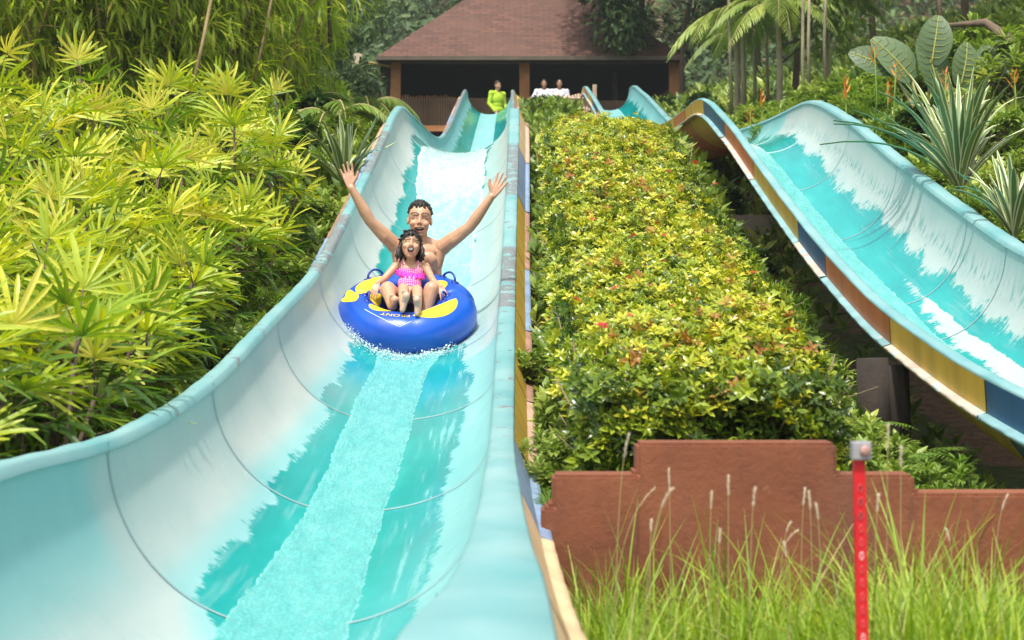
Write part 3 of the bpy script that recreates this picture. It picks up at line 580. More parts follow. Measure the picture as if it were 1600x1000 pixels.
# ------------------------------------------------------------------ hedge with red flowers
def build_hedge():
    root = thing('flowering_hedge', 'long clipped yellow-green hedge with small red flowers between the two slides', 'hedge', W(1.0, 14, .2)); off = -np.array(root.location)
    Ds = [8.3, 9.2, 11, 15, 19, 22.4]
    xl = lambda D: np.interp(D, Ds, [.38, .28, .26, .30, .36, .42]); xr = lambda D: np.interp(D, Ds, [1.62, 1.74, 1.82, 1.88, 1.95, 2.02])
    top = smoothed(pchip([(7.5, -.75), (8.1, -.5), (8.6, -.22), (9.4, -.06), (11, .27), (13, .68), (15, 1.14), (17, 1.62), (19, 2.1), (21, 2.5), (22, 2.6), (22.6, 2.5)]), .15)
    lf = leafT(.075, .034, 3, .18, .35); sm_ = []
    for k in range(7):
        a = k*2.4; el = .35+.5*(k/7); d = np.array([[math.cos(a)*math.cos(el), math.sin(a)*math.cos(el), math.sin(el)]]); sm_.append(rotT(lf, frames(d)[0], (0, 0, -.02+.006*k), 1-.06*k))
    rosette = joinT(sm_); rosette = (rosette[0]*.72, rosette[1])
    g = Geo()
    def put(n, fn, sc, lo, hi, tl):
        D = 8.25+(22.3-8.25)*rng.random(n)**1.35; x, z, nrm = fn(D, n)
        pos = WA(x, D, z); lump = .08*noise2(x*4, D*3, 2)+.05*noise2(x*11, D*9, 5); pos[:, 2] += lump*1.2; pos += rng.normal(0, .016, pos.shape)
        d = nrm+rng.normal(0, tl, (n, 3)); R = frames(d); Rm = np.stack([R[:, :, 0], -R[:, :, 2], R[:, :, 1]], -1)   # rosette +Z -> d
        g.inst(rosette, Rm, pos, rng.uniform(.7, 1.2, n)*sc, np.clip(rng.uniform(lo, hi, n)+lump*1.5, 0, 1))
    def ftop(D, n):
        q = rng.uniform(-1, 1, n); x = (xl(D)+xr(D))/2+q*(xr(D)-xl(D))/2; z = top(D)-.26*np.abs(q)**3.6-.02; x = x+.05*np.sign(q)*noise2(D*2.2, q*0+3*np.sign(q), 4); return x, z, np.stack([q*.4, -.35+0*q, 1+0*q], -1)
    def fsprig(D, n):
        x, z, nn = ftop(D, n); return x, z+.04+.07*rng.random(n), nn
    def fside(D, n):
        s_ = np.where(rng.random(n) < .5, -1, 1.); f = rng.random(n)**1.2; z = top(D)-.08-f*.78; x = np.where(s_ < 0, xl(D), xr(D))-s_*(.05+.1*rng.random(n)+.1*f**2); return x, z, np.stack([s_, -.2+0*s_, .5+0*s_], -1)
    def ffront(D, n):
        D[:] = 8.3+rng.normal(0, .1, n)+.12*rng.random(n); q = rng.uniform(-1, 1, n); f = rng.random(n); D += f*.22; x = (xl(8.3)+xr(8.3))/2+q*.66; z = -.28-f*.62; return x, z, np.stack([q*.3, -1+0*q, .55+0*q], -1)
    def fin(D, n):
        q = rng.uniform(-.95, .95, n); return (xl(D)+xr(D))/2+q*(xr(D)-xl(D))/2, top(D)-.1-.25*rng.random(n), np.stack([q, -.3+0*q, 1+0*q], -1)
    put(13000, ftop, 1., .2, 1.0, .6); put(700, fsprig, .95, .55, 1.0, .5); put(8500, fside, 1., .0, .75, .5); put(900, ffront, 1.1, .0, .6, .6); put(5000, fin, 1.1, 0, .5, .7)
    o = g.build('foliage', M['hedge'], root, False); o.location = off
    g = Geo()
    for k in range(520):
        D = 8.5+ (13.5 if k > 260 else 1.0)*rng.random()**1.2; x = rng.uniform(xl(D)+.12, xr(D)-.12); zb = float(zg(x, D)); zt = float(top(D))-.08
        a = np.array(W(x, D, zb-.05)); b = np.array(W(x+rng.normal(0, .12), D+rng.normal(0, .1), zt)); mid = (a+b)/2+rng.normal(0, .04, 3)
        g.tube([a, mid, b], [rng.uniform(.006, .013), .006, .003], 5)
        for j in range(3): c = a+(b-a)*rng.uniform(.3, .8); g.tube([c, c+np.array([rng.normal(0, .1), rng.normal(-.03, .08), rng.uniform(.08, .2)])], [.004, .002], 4)
    o = g.build('stems', M['twig'], root); o.location = off
    # red flower heads
    pt = leafT(.017, .012, 1, .1, .2); fs = []
    for v in range(3):
        gg = Geo(); n = 26; th = rng.random(n)*6.28; r = .026*np.sqrt(rng.random(n)); c = np.stack([r*np.cos(th), r*np.sin(th), .02-r*.4], -1)
        for j in range(4): a = th*3+j*1.57; gg.inst(pt, frames(np.stack([np.cos(a), np.sin(a), .35+0*a], -1)), c, 1.)
        fs.append(gg)
    spots = [(983, 495), (947, 510), (940, 512), (1022, 525), (984, 438), (962, 452), (1087, 340), (940, 324), (985, 277), (981, 237), (1005, 331), (1025, 350), (945, 304), (958, 318), (1035, 370), (1034, 414), (1118, 289), (1086, 256), (1033, 411), (990, 370), (975, 337), (1051, 480), (1237, 520), (1190, 488), (915, 300), (1010, 420), (1060, 400), (925, 345), (1175, 430), (900, 470), (977, 548), (1090, 470), (1010, 300), (1045, 270), (930, 240)]
    for i, (u, v) in enumerate(spots):
        Dg = np.linspace(8.4, 22.3, 400); zt = top(Dg)+.02; vv = 500-zt/Dg*FP; D = float(np.interp(v, vv[::-1], Dg[::-1])); x = (u-800)/FP*D
        if i < 3: o = fs[i].build('flower_head', M['red'], root, False); meshes = (meshes if i else [])+[o.data]
        else: o = bpy.data.objects.new('flower_head', meshes[i % 3]); COL.objects.link(o); o.parent = root
        o.location = np.array(P(u, v, D))+off; o.rotation_euler = (random.uniform(.2, .6), random.uniform(-.3, .3), random.uniform(0, 6)); o.scale = (random.uniform(.6, 1.05),)*3
build_hedge()

# ------------------------------------------------------------------ vegetation
def lady_palm(v):
    """a clump of canes with fans of blunt finger leaflets"""
    r = np.random.default_rng(100+v); root = thing('lady_palm', '-', 'palm')
    blunt = lambda t: min(1, .45+t*2.2) if t < .8 else 1-.62*(t-.8)/.2
    lt = [leafT(.30, .028, 5, dr, .3, blunt) for dr in (.12, .3, .55)]
    g = Geo(); gs = Geo(); nc = 6
    for c in range(nc):
        a = c/nc*6.28+r.random(); rad = .1+.28*r.random(); b = np.array([math.cos(a)*rad, math.sin(a)*rad, -.15]); h = r.uniform(.65, 1.15) if c else 1.2
        tp = b+np.array([math.cos(a)*.22*r.random(), math.sin(a)*.22*r.random(), h+.15]); m = (b+tp)/2+r.normal(0, .03, 3)
        gs.tube([b, m, tp], [.016, .013, .011], 6)
        nf = 11
        for f in range(nf):
            s_ = f/nf; base = b+(tp-b)*(1-.42*s_); az = f*2.4+r.random()*.6; el = 1.15-1.35*s_+r.normal(0, .12)
            d = np.array([math.cos(az)*math.cos(el), math.sin(az)*math.cos(el), math.sin(el)]); pl = r.uniform(.14, .26); hub = base+d*pl
            gs.tube([base, base+d*pl*.5+[0, 0, .01], hub], [.005, .004, .003], 4, .9)
            nl = r.integers(8, 12); x = np.cross(d, [0, 0, 1]); x /= np.linalg.norm(x)+1e-6; up = np.cross(x, d)
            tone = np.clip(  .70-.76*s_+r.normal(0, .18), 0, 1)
            for l in range(nl):
                q = (l/(nl-1)-.5)*2; an = q*1.45; ld = d*math.cos(an)+x*math.sin(an)+up*(.12+r.normal(0, .08)); ld[2] -= .1
                T = lt[r.integers(0, 3) if s_ > .35 else r.integers(0, 2)]
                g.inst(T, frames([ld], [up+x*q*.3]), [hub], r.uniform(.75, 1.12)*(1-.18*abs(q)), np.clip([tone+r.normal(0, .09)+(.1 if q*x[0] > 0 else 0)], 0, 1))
    g.build('fan_leaves', M['ladypalm'], root, False); gs.build('canes', M['bark'], root)
    return root
palms = [lady_palm(v) for v in range(4)]
rows = [  # photo column, distance, scale: front row to back row
    ('in the front row at the bottom of the bank', [(-10, 7.0, .8), (60, 7.9, .85), (150, 8.4, .7)]),
    ('in the second row of the left bank', [(-60, 8.8, .75), (40, 9.2, .75), (140, 9.7, .75), (225, 10.2, .65)]),
    ('in the third row of the left bank', [(-20, 10.6, .85), (75, 10.9, .8), (170, 11.3, .8), (255, 11.6, .75), (320, 12.3, .6)]),
    ('in the fourth row of the left bank', [(-40, 12.5, .9), (50, 12.7, .9), (140, 13.0, .85), (225, 13.3, .85), (300, 13.7, .85), (365, 14.3, .75)]),
    ('in the fifth row of the left bank', [(-20, 14.8, .95), (70, 15.1, .9), (160, 15.4, .9), (240, 15.6, .9), (320, 16, .9), (390, 16.6, .8)]),
    ('in the sixth row below the bamboo', [(20, 17.4, 1.0), (110, 17.6, .95), (200, 18, .9), (285, 18.3, .9), (355, 18.7, .85), (415, 19.2, .75)])]
first = set()
ordn = ['leftmost', 'second from the left', 'third from the left', 'fourth from the left', 'fifth from the left', 'sixth from the left']
tones = ['bright yellow-green', 'yellow-tipped', 'fresh green', 'glossy lime-green']
k = 0
for ph, items in rows:
    for i, (u, d, s_) in enumerate(items):
        x = min((u-800)/FP*d, -1.95-.74*s_); loc = W(x, d, float(zg(x, d))); v = k % 4; lab = '%s lady palm, %s %s' % (tones[v], ordn[i], ph); lab = lab.replace('bottom of the bank', 'bank foot').replace(' from the left in the', ' from left, in the')
        if v not in first: o = palms[v]; first.add(v); o.location = loc; o['label'] = lab
        else: o = dup(palms[v], loc, label=lab)
        o.rotation_euler = (R_(8), R_(-5), k*1.7); o.scale = (s_,)*3; o['group'] = 'lady palms on the left bank'; k += 1

def tree(name, label, cat, x, d, h, cr, leaf, n, mat, zb=None, clumps=26, cz=.68, flat=.8, seed=0, group=None, trunk=.12, low=.0):
    r = np.random.default_rng(seed); root = thing(name, label, cat, W(x, d, float(zg(x, d)) if zb is None else zb), group=group)
    g = Geo(); tr = Geo(); T = leafT(leaf, leaf*.42, 2, .25, .25)
    top = np.array([r.normal(0, .3), r.normal(0, .3), h*cz]); ctr = []
    tr.tube([[0, 0, -.4], [r.normal(0, .1), r.normal(0, .1), h*cz*.5], top], [trunk, trunk*.75, trunk*.4], 9)
    for c in range(clumps):
        th = r.random()*6.28; cp = r.uniform(-.7, 1); rr = r.uniform(.45, 1)**.6; sp = math.sqrt(1-cp*cp)
        cc = np.array([math.cos(th)*sp*cr*rr, math.sin(th)*sp*cr*rr, h*cz+cp*rr*(h*(1-cz) if cp > 0 else h*cz*(1-low)*.8)])
        ctr.append(cc); q = np.array([top[0]*.6, top[1]*.6, min(h*cz*.9, max(h*.2, cc[2]*.7))]); tr.tube([q, (q+cc)/2+r.normal(0, .15, 3), cc], [trunk*.3, trunk*.2, trunk*.07], 5)
        m = n//clumps; rad = cr*r.uniform(.24, .42); dd = r.normal(0, 1, (m, 3)); dd /= np.linalg.norm(dd, axis=1)[:, None]; rr_ = rad*r.random(m)**.4
        pos = cc+dd*rr_[:, None]*np.array([1, 1, flat]); dr = dd*.6+r.normal(0, .6, (m, 3)); dr[:, 2] -= .35
        tone = np.clip(r.random(m)*.6+.4*r.random()+.08*dd[:, 2], 0, 1); g.inst(T, frames(dr, dd+[0, 0, 1.]), pos, r.uniform(.6, 1.2, m), tone)
    g.build('crown', mat, root, False); tr.build('trunk', M['bark'], root); return root
# bamboo thickets
def bamboo(label, x, d, h, w_, seed, n=5200, mat='bamboo', lean=.5):
    r = np.random.default_rng(seed); root = thing('bamboo_clump', label, 'bamboo', W(x, d, float(zg(x, d))), group='bamboo clumps behind the lady palms'); g = Geo(); cn = Geo(); T = leafT(.23, .034, 2, .25, .2)
    ncul = 12
    for c in range(ncul):
        a = r.random()*6.28; rad = w_*.55*math.sqrt(r.random()); b = np.array([math.cos(a)*rad, math.sin(a)*rad, -.3]); ln = r.normal(0, lean, 2); t = np.linspace(0, 1, 9); hh = h*r.uniform(.75, 1.1)
        pts = b+np.stack([ln[0]*t**2.2*2, ln[1]*t**2.2*2, hh*t*(1-.12*t)], -1); cn.tube(pts, np.linspace(.028, .008, 9), 6, r.random())
        m = n//ncul//9
        for s_ in range(m):
            tt = r.uniform(.12, 1); p = b+np.array([ln[0]*tt**2.2*2, ln[1]*tt**2.2*2, hh*tt*(1-.12*tt)]); az = r.random()*6.28; L = r.uniform(.15, .75); d_ = np.array([math.cos(az), math.sin(az), r.uniform(-.1, .6)])
            cc = p+d_*L; nl = 9; dirs = d_*.5+np.array([0, 0, -.55])+r.normal(0, .38, (nl, 3)); pos = cc+r.normal(0, .05, (nl, 3))-d_*r.random((nl, 1))*.18
            g.inst(T, frames(dirs), pos, r.uniform(.7, 1.3, nl), np.clip(r.random()*.55+r.random(nl)*.45, 0, 1))
            if s_ % 3 == 0: cn.tube([p, (p+cc)/2+[0, 0, .03], cc], [.006, .004, .002], 4)
    g.build('leaves', M[mat], root, False); cn.build('canes', M['cane'], root); return root
for i, (u, d, h, wd, lb) in enumerate([(-30, 20.5, 4.2, 1.3, 'drooping bamboo clump at the far left edge'), (95, 21.5, 4.4, 1.2, 'yellow-leaved bamboo clump, second from the left'), (205, 22.5, 4.4, 1.1, 'dense bamboo clump, third from the left'),
        (300, 23.5, 4.6, 1.0, 'bamboo clump with one thick pale cane leaning in front'), (385, 25, 4.4, .9, 'feathery bamboo clump, second from the right'), (432, 28, 4.2, .8, 'bamboo clump at the right end beside the wooded hill')]):
    x = (u-800)/FP*d; bamboo(lb, x, d, h, wd, 40+i, 8500 if i < 4 else 6500)
g = Geo(); g.tube([P(298, 150, 20.6), P(318, 60, 20.8), P(335, -30, 21)], [.022, .02, .017], 8); tag(g.build('bamboo_cane', M['cane']), 'single thick tan bamboo cane leaning right in front of the clumps', 'bamboo')
g = Geo(); g.tube([P(397, 125, 23), P(412, 60, 23.1), P(428, -20, 23.2)], [.02, .018, .015], 8); tag(g.build('bamboo_cane', M['cane']), 'thin brown bamboo cane near the right end of the bamboo', 'bamboo')
# overhanging bamboo spray at the top, between bamboo and roof
tree('bamboo_spray', 'yellow-green leafy spray hanging into the top of the picture left of the roof', 'branch', -2.95, 27, 1.6, 1.3, .17, 1500, M['bamboo'], 5.0, 14, .6, .5, 5, trunk=.03)

# trees behind
TR = [('dark glossy tree leaning over the right end of the pavilion roof', 5.2, 51, 5.6, 2.5, .24, 9000, 'dark', 0, 44),
      ('dark tree whose branches lie on the upper roof', 3.4, 55, 9.4, 2.4, .24, 7000, 'dark', 0, 45),
      ('broad dark tree right of the pavilion', 7.4, 50, 8, 2.9, .26, 9000, 'dark', 0, 46),
      ('mid-green tree in the background above the palm trunks', 9.6, 44, 8.5, 2.8, .22, 9000, 'mid', 0, 47),
      ('olive tree behind the broad-leaved plant', 9.0, 33, 6.2, 2.5, .17, 9000, 'mid', 0, 48),
      ('pale green tree at the upper right edge', 10.2, 29, 5.6, 2.4, .16, 9000, 'pale', 0, 49),
      ('dark tree behind the others at the upper right', 14.0, 42, 10, 3.6, .26, 9000, 'dark', 0, 50),
      ('dark low tree between bamboo and pavilion', -6.0, 45, 4.2, 2.2, .22, 5000, 'forest', 0, 51),
      ('grey-green tree on the slope behind the bamboo', -9.5, 46, 8, 3.2, .26, 8000, 'mid', 0, 52),
      ('grey-green tree behind the left end of the bamboo', -14.5, 48, 9, 3.6, .28, 8000, 'dark', 0, 53),
      ('light green tree behind the yellow shrubs near the right slide crest', 6.4, 38, 4.6, 1.9, .2, 5000, 'mid', 0, 54)]
for (lb, x, d, h, cr, lf, n, mt, _, sd_) in TR: tree('tree', lb, 'tree', x, d, h, cr, lf, n, M[mt], seed=sd_, clumps=34, trunk=.08)

# feather palms right of the pavilion
def feather_palm(label, x, d, h, nf, L, seed, trunks=1, mat='pale', zb=None):
    r = np.random.default_rng(seed); root = thing('feather_palm', label, 'palm', W(x, d, float(zg(x, d)) if zb is None else zb)); g = Geo(); T = leafT(.42, .055, 3, .25, .3)
    tr = Geo(); tr.tube([[0, 0, -.3], [.03, 0, h*.5], [0, .03, h]], [.07, .055, .05], 10)
    tr.build('trunk', M['palecane'], root); rc = Geo()
    for f in range(nf):
        az = f/nf*6.28+r.random()*.4; el = r.uniform(.3, 1.1); t = np.linspace(0, 1, 16); d_ = np.array([math.cos(az), math.sin(az)])
        pts = np.stack([d_[0]*L*t*math.cos(el*.6), d_[1]*L*t*math.cos(el*.6), h+L*(math.sin(el)*t-.95*t**2.1)], -1); rc.tube(pts, np.linspace(.016, .004, 16), 5)
        tg = np.gradient(pts, axis=0); side = np.array([-d_[1], d_[0], 0])
        q = np.linspace(.12, 1, 34); pp = np.stack([np.interp(q, t, pts[:, k]) for k in range(3)], -1); tt = np.stack([np.interp(q, t, tg[:, k]) for k in range(3)], -1); tt /= np.linalg.norm(tt, axis=1)[:, None]
        for s_ in (-1, 1):
            dr = tt*.75+side*s_*1.0+[0, 0, -.25]+r.normal(0, .07, pp.shape); g.inst(T, frames(dr), pp, (1.05*np.sin(np.pi*(q*.82+.12)))*L/1.5, np.clip(r.random()*.6+.2+r.normal(0, .1, len(q)), 0, 1))
    g.build('fronds', M[mat], root, False); rc.build('frond_ribs', M['stalk'], root); return root
for (lb, u, v, d, L, nf, sd_, mt) in [('tall feather palm with drooping fronds right of the pavilion roof', 1150, 24, 38.5, 1.3, 12, 1, 'pale'), ('feather palm with bright fronds above the slim pale trunks', 1216, 14, 36.5, 1.35, 12, 2, 'pale'), ('slender darker feather palm between the two bright ones', 1160, 55, 41, 1.2, 10, 3, 'mid'), ('feather palm high above the slim trunk trio', 1290, -10, 37, 1.3, 10, 6, 'mid')]:
    x = (u-800)/FP*d; feather_palm(lb, x, d, ((500-v)/FP*d-float(zg(x, d)))*S, nf, L, sd_, mat=mt)
for i, (u, v1, d) in enumerate([(1143, 145, 37), (1163, 140, 37.5), (1180, 130, 38), (1200, 130, 38.4), (1256, 150, 34), (1265, 130, 35), (1290, 120, 35)]):
    g = Geo(); g.tube([P(u, v1+25, d), P(u-2, v1-60, d), P(u-5+i, -25, d)], [.034, .028, .024], 8)
    tag(g.build('palm_trunk', M['palecane']), ['slim pale palm trunk, leftmost below the bright fronds', 'slim pale palm trunk, second from the left below the fronds', 'slim pale palm trunk, third from the left below the fronds', 'slim pale palm trunk, fourth from the left below the fronds', 'slim grey trunk left of the pair at the shrubs', 'slim grey trunk in the middle of the right trio', 'slim grey trunk, rightmost of the right trio'][i], 'tree trunk')
# crooked bare branch tree top right
g = Geo()
g.tube([P(1590, 110, 24), P(1575, 60, 24), P(1540, 35, 24.3), P(1480, 40, 24.5), P(1430, 60, 24.6)], [.09, .07, .05, .03, .015], 8); g.tube([P(1600, 120, 24), P(1545, 115, 24.2), P(1500, 108, 24.2)], [.06, .045, .02], 8); g.tube([P(1470, 41, 24.5), P(1467, 0, 24.6), P(1470, -40, 24.6)], [.03, .025, .02], 6)
g.tube([P(1590, 400, 24.5), P(1600, 250, 24.2), P(1590, 108, 24)], [.13, .11, .095], 8)
tag(g.build('crooked_tree', M['bark']), 'crooked brown trunk and bare limbs arching at the top right corner', 'tree')
# shrubs: a few meshes, many copies
def shrub_proto(name, mat, leaf, n, seed, wd=.42, h=.8, r0=.55):
    r = np.random.default_rng(seed); root = thing(name, '-', 'shrub'); g = Geo(); T = leafT(leaf, leaf*wd, 3, .3, .3)
    tw = Geo(); cl = 26
    for c in range(cl):
        th = r.random()*6.28; rr = r0*math.sqrt(r.random()); z = h*(1-.6*(rr/r0)**2)*r.uniform(.45, 1); cc = np.array([math.cos(th)*rr, math.sin(th)*rr, z])
        tw.tube([[0, 0, -.15], cc*.5+[0, 0, .04], cc], [.012, .008, .004], 4); m = n//cl
        dd = r.normal(0, 1, (m, 3)); dd[:, 2] = np.abs(dd[:, 2])*.8; dd /= np.linalg.norm(dd, axis=1)[:, None]
        g.inst(T, frames(dd+[0, 0, -.1], np.tile([0, 0, 1.], (m, 1))), cc+dd*r.random((m, 1))*.13, r.uniform(.6, 1.2, m), np.clip(r.random(m)*.5+.5*r.random(), 0, 1))
    g.build('leaves', mat, root, False); tw.build('stems', M['twig'], root); return root
protos = {'m': shrub_proto('leafy_shrub', M['mid'], .13, 1700, 1), 'p': shrub_proto('leafy_shrub', M['pale'], .11, 1700, 2), 'd': shrub_proto('leafy_shrub', M['dark'], .16, 1300, 3), 'b': shrub_proto('broad_leaf_shrub', M['mid'], .3, 330, 4, .5),
          's': shrub_proto('spiky_shrub', M['pale'], .42, 420, 5, .09, .6), 'f': shrub_proto('feathery_shrub', M['fern'], .1, 2600, 6, .22, .8)}
used = set()
def shrub(kind, u, d, s_, label, dz=0.):
    s_ *= .36 if (d > 37 and u > 600 and u < 1120) else (.6 if d > 14 else .8)
    x = (u-800)/FP*d; loc = W(x, d, float(zg(x, d))+dz)
    if kind in used: o = dup(protos[kind], loc, label=label)
    else: o = protos[kind]; used.add(kind); o.location = loc; o['label'] = label
    o.scale = (s_,)*3; o.rotation_euler = (0, 0, len(used)*1.3+u*.37); o['group'] = 'shrubs on the slopes'
for (k_, u, d, s_, lb) in [
    # vegetation under the pavilion
    ('b', 850, 46, 1.5, 'broad-leaved shrub below the centre post of the pavilion'), ('b', 885, 44, 1.6, 'broad-leaved shrub below the two guests'), ('m', 868, 40, 1.5, 'green shrub low between the slides, left of the middle'), ('b', 905, 41, 1.5, 'broad-leaved shrub next to the far right slide'),
    ('m', 835, 38, 1.3, 'small green shrub hugging the right side of the far left slide'), ('d', 845, 48, 1.4, 'dark shrub at the foot of the centre post'), ('p', 855, 32, 1.0, 'pale shrub behind the hedge at its left corner'), ('m', 890, 33, 1.1, 'green shrub right behind the far end of the hedge'), ('m', 915, 47, 1.4, 'green shrub left of the far right slide start'),
    ('m', 665, 40, 1.6, 'yellow-green shrub under the deck between slide wall and far slide'), ('d', 690, 43, 1.4, 'dark shrub under the deck beam'), ('m', 640, 42, 1.5, 'green shrub under the left post of the pavilion'), ('m', 675, 33, .9, 'small shrub behind the tall curved slide wall'),
    ('d', 1045, 48, 1.5, 'dark shrub below the right pavilion post'), ('b', 1060, 45, 1.4, 'broad-leaved shrub right of the far slide'), ('m', 1085, 42, 1.6, 'green shrub between far slide and palm trunks'), ('d', 1100, 44, 2.0, 'dark shrub at the foot of the feather palms'),
    # right slope
    ('f', 1110, 34, 1.8, 'feathery shrub above the orange and yellow panels'), ('m', 1150, 35, 1.9, 'green shrub below the slim palm trunks'), ('p', 1190, 33, 1.9, 'pale yellow shrub in the middle of the right slope'), ('s', 1150, 29, 1.3, 'spiky bright plant just above the right slide crest'), ('f', 1105, 29, 1.3, 'feathery shrub directly behind the right slide crest'),
    ('m', 1230, 34, 2.0, 'green shrub behind the spiky bright plant'), ('p', 1275, 32, 2.0, 'pale shrub left of the orange flowers'), ('f', 1225, 27, 1.3, 'feathery shrub above the far rim of the right slide'), ('m', 1310, 30, 1.9, 'green shrub under the slim trunk trio'), ('d', 1340, 31, 1.9, 'dark shrub beside the broad-leaved plant'),
    ('m', 1300, 25, 1.3, 'green shrub at the top of the right rim curve'), ('f', 1350, 24, 1.5, 'ferny shrub behind the right rim, below the orange flowers'), ('p', 1390, 27, 1.7, 'pale shrub in front of the broad leaves'), ('m', 1440, 26, 1.8, 'green shrub below the broad leaves'), ('p', 1500, 26, 1.8, 'pale shrub right of the broad leaves'),
    ('m', 1560, 25, 2.0, 'green shrub beneath the crooked branches'), ('p', 1600, 22, 1.8, 'pale shrub at the right edge under the crooked tree'), ('f', 1400, 21, 1.1, 'ferny shrub left of the striped plant'), ('d', 1450, 21, 1.2, 'dark shrub behind the striped plant'), ('m', 1540, 20, 1.3, 'green shrub right of the striped plant'),
    ('p', 1590, 18, 1.1, 'pale shrub at the right edge beside the striped plant'), ('f', 1500, 18, .8, 'ferny shrub in front of the striped plant'), ('m', 1575, 16.5, .8, 'small green shrub by the rim near the right edge'), ('m', 1440, 19.3, .8, 'small green shrub touching the rim left of the striped plant'),
    ('d', 1400, 33, 2.2, 'dark shrub behind the pale ones at the right'), ('m', 1500, 32, 2.4, 'tall green shrub high on the right slope'), ('p', 1580, 31, 2.3, 'tall pale shrub high at the right edge'),
    # left middle distance
    ('d', 470, 24, 1.3, 'dark shrub behind the raised left hand'), ('m', 520, 26, 1.5, 'green shrub behind the palm-like plant'), ('d', 560, 28, 1.6, 'dark shrub left of the curved slide wall'), ('m', 545, 33, 1.3, 'green shrub below the lamp pole'), ('m', 500, 31, 2.0, 'green shrub under the wooded hill'), ('d', 440, 21, 1.3, 'dark shrub at the right end of the lady palms'),
    ('m', 470, 18, .9, 'small green shrub beside the left rim'), ('f', 500, 20, .9, 'ferny shrub beside the upper left rim'), ('m', 560, 38, 1.3, 'green shrub left of the pavilion foot'), ('d', 455, 34, 2.6, 'tall dark shrub between bamboo and hill'), ('m', 545, 22.5, .9, 'small green shrub touching the peak of the slide wall'),
    ('f', 420, 13.6, .6, 'ferny shrub by the left rim above the rim joint'), ('m', 380, 12.2, .6, 'small leafy shrub by the left rim'), ('f', 335, 10.6, .55, 'ferny shrub low beside the left rim'), ('p', 300, 9.8, .5, 'small pale shrub in the gap beside the left rim'), ('m', 445, 15.3, .7, 'small leafy shrub beside the peeling rim'),
    # under the right slide and by the hedge
    ('p', 1330, 8.9, .6, 'pale shrub in front of the timber post'), ('m', 1390, 8.3, .55, 'green shrub in front of the shaded soil'), ('f', 1480, 8.2, .5, 'ferny shrub under the yellow panel'), ('m', 1250, 11.4, .6, 'green shrub by the hedge, left of the timber post'), ('f', 1200, 14, .6, 'ferny shrub below the orange panel, beside the hedge'), ('m', 1555, 7.6, .3, 'small shrub behind the lowest step of the wall'),
    ('d', 1180, 17, .6, 'low dark shrub in the shade below the orange panel'), ('d', 1130, 20, .7, 'low dark shrub by the concrete footing'), ('m', 855, 12, .5, 'low green shrub in the strip left of the hedge'), ('p', 870, 9, .5, 'low leafy shrub at the left foot of the hedge'),
    ('f', 905, 8, .45, 'low ferny shrub behind the left step of the wall'), ('m', 960, 7.75, .4, 'small leafy shrub behind the wall, left of its high step'), ('p', 1270, 8, .5, 'small leafy shrub at the right foot of the hedge')]:
    shrub(k_, u, d, s_, lb)
# ferns
def fern_proto():
    root = thing('fern', '-', 'fern'); g = Geo(); r = np.random.default_rng(3); T = leafT(.085, .02, 2, .15, .2)
    for f in range(11):
        az = f/11*6.28+r.random()*.4; t = np.linspace(0, 1, 22); L = r.uniform(.4, .6); d_ = np.array([math.cos(az), math.sin(az)]); pts = np.stack([d_[0]*L*t*.8, d_[1]*L*t*.8, L*(1.0*t-.75*t**2)], -1); g.tube(pts, np.linspace(.004, .001, 22), 3, .3, False)
        side = np.array([-d_[1], d_[0], 0]); tg = np.gradient(pts, axis=0); tg /= np.linalg.norm(tg, axis=1)[:, None]
        for s_ in (-1, 1): g.inst(T, frames((tg*.35+side*s_)[2:]), pts[2:], 1.15*np.sin(np.pi*np.clip(t[2:]*.78+.2, 0, 1)), np.clip(.3+.4*r.random()+0*t[2:], 0, 1))
    g.build('fronds', M['fern'], root, False); return root
fp = fern_proto(); ff = True
for (u, d, s_, lb) in [(1190, 8.1, .8, 'bright fern leaning over the wall top below the hedge'), (1345, 8.6, .9, 'dark fern right of the hedge foot'), (1395, 9.4, .9, 'fern in the shade under the yellow panel'), (1325, 10.2, .8, 'fern behind the right corner of the hedge'), (1535, 15.3, .9, 'tall fern standing at the far rim of the right slide'),
                       (1420, 8.0, .7, 'fern behind the marker post'), (1370, 22, 1.4, 'spreading fern above the far rim of the right slide'), (1330, 23, 1.3, 'spreading fern left of the orange flowers'), (245, 8.9, .8, 'yellow-green fern beside the left rim'), (200, 8.3, .7, 'fern under the lady palms near the left rim'), (350, 11.1, .7, 'fern beside the left rim above its joint'),
                       (1160, 14.5, .8, 'fern under the orange panel of the right slide'), (1230, 12.5, .8, 'fern between hedge and right slide'), (1465, 8.6, .6, 'fern under the navy panel'), (290, 9.4, .75, 'fern in the gap above the left rim')]:
    x = (u-800)/FP*d; loc = W(x, d, float(zg(x, d)))
    o = fp if ff else dup(fp, loc); ff = False; o.location = loc; o.scale = (s_,)*3; o.rotation_euler = (0, 0, u*.1); o['label'] = lb; o['group'] = 'ferns'
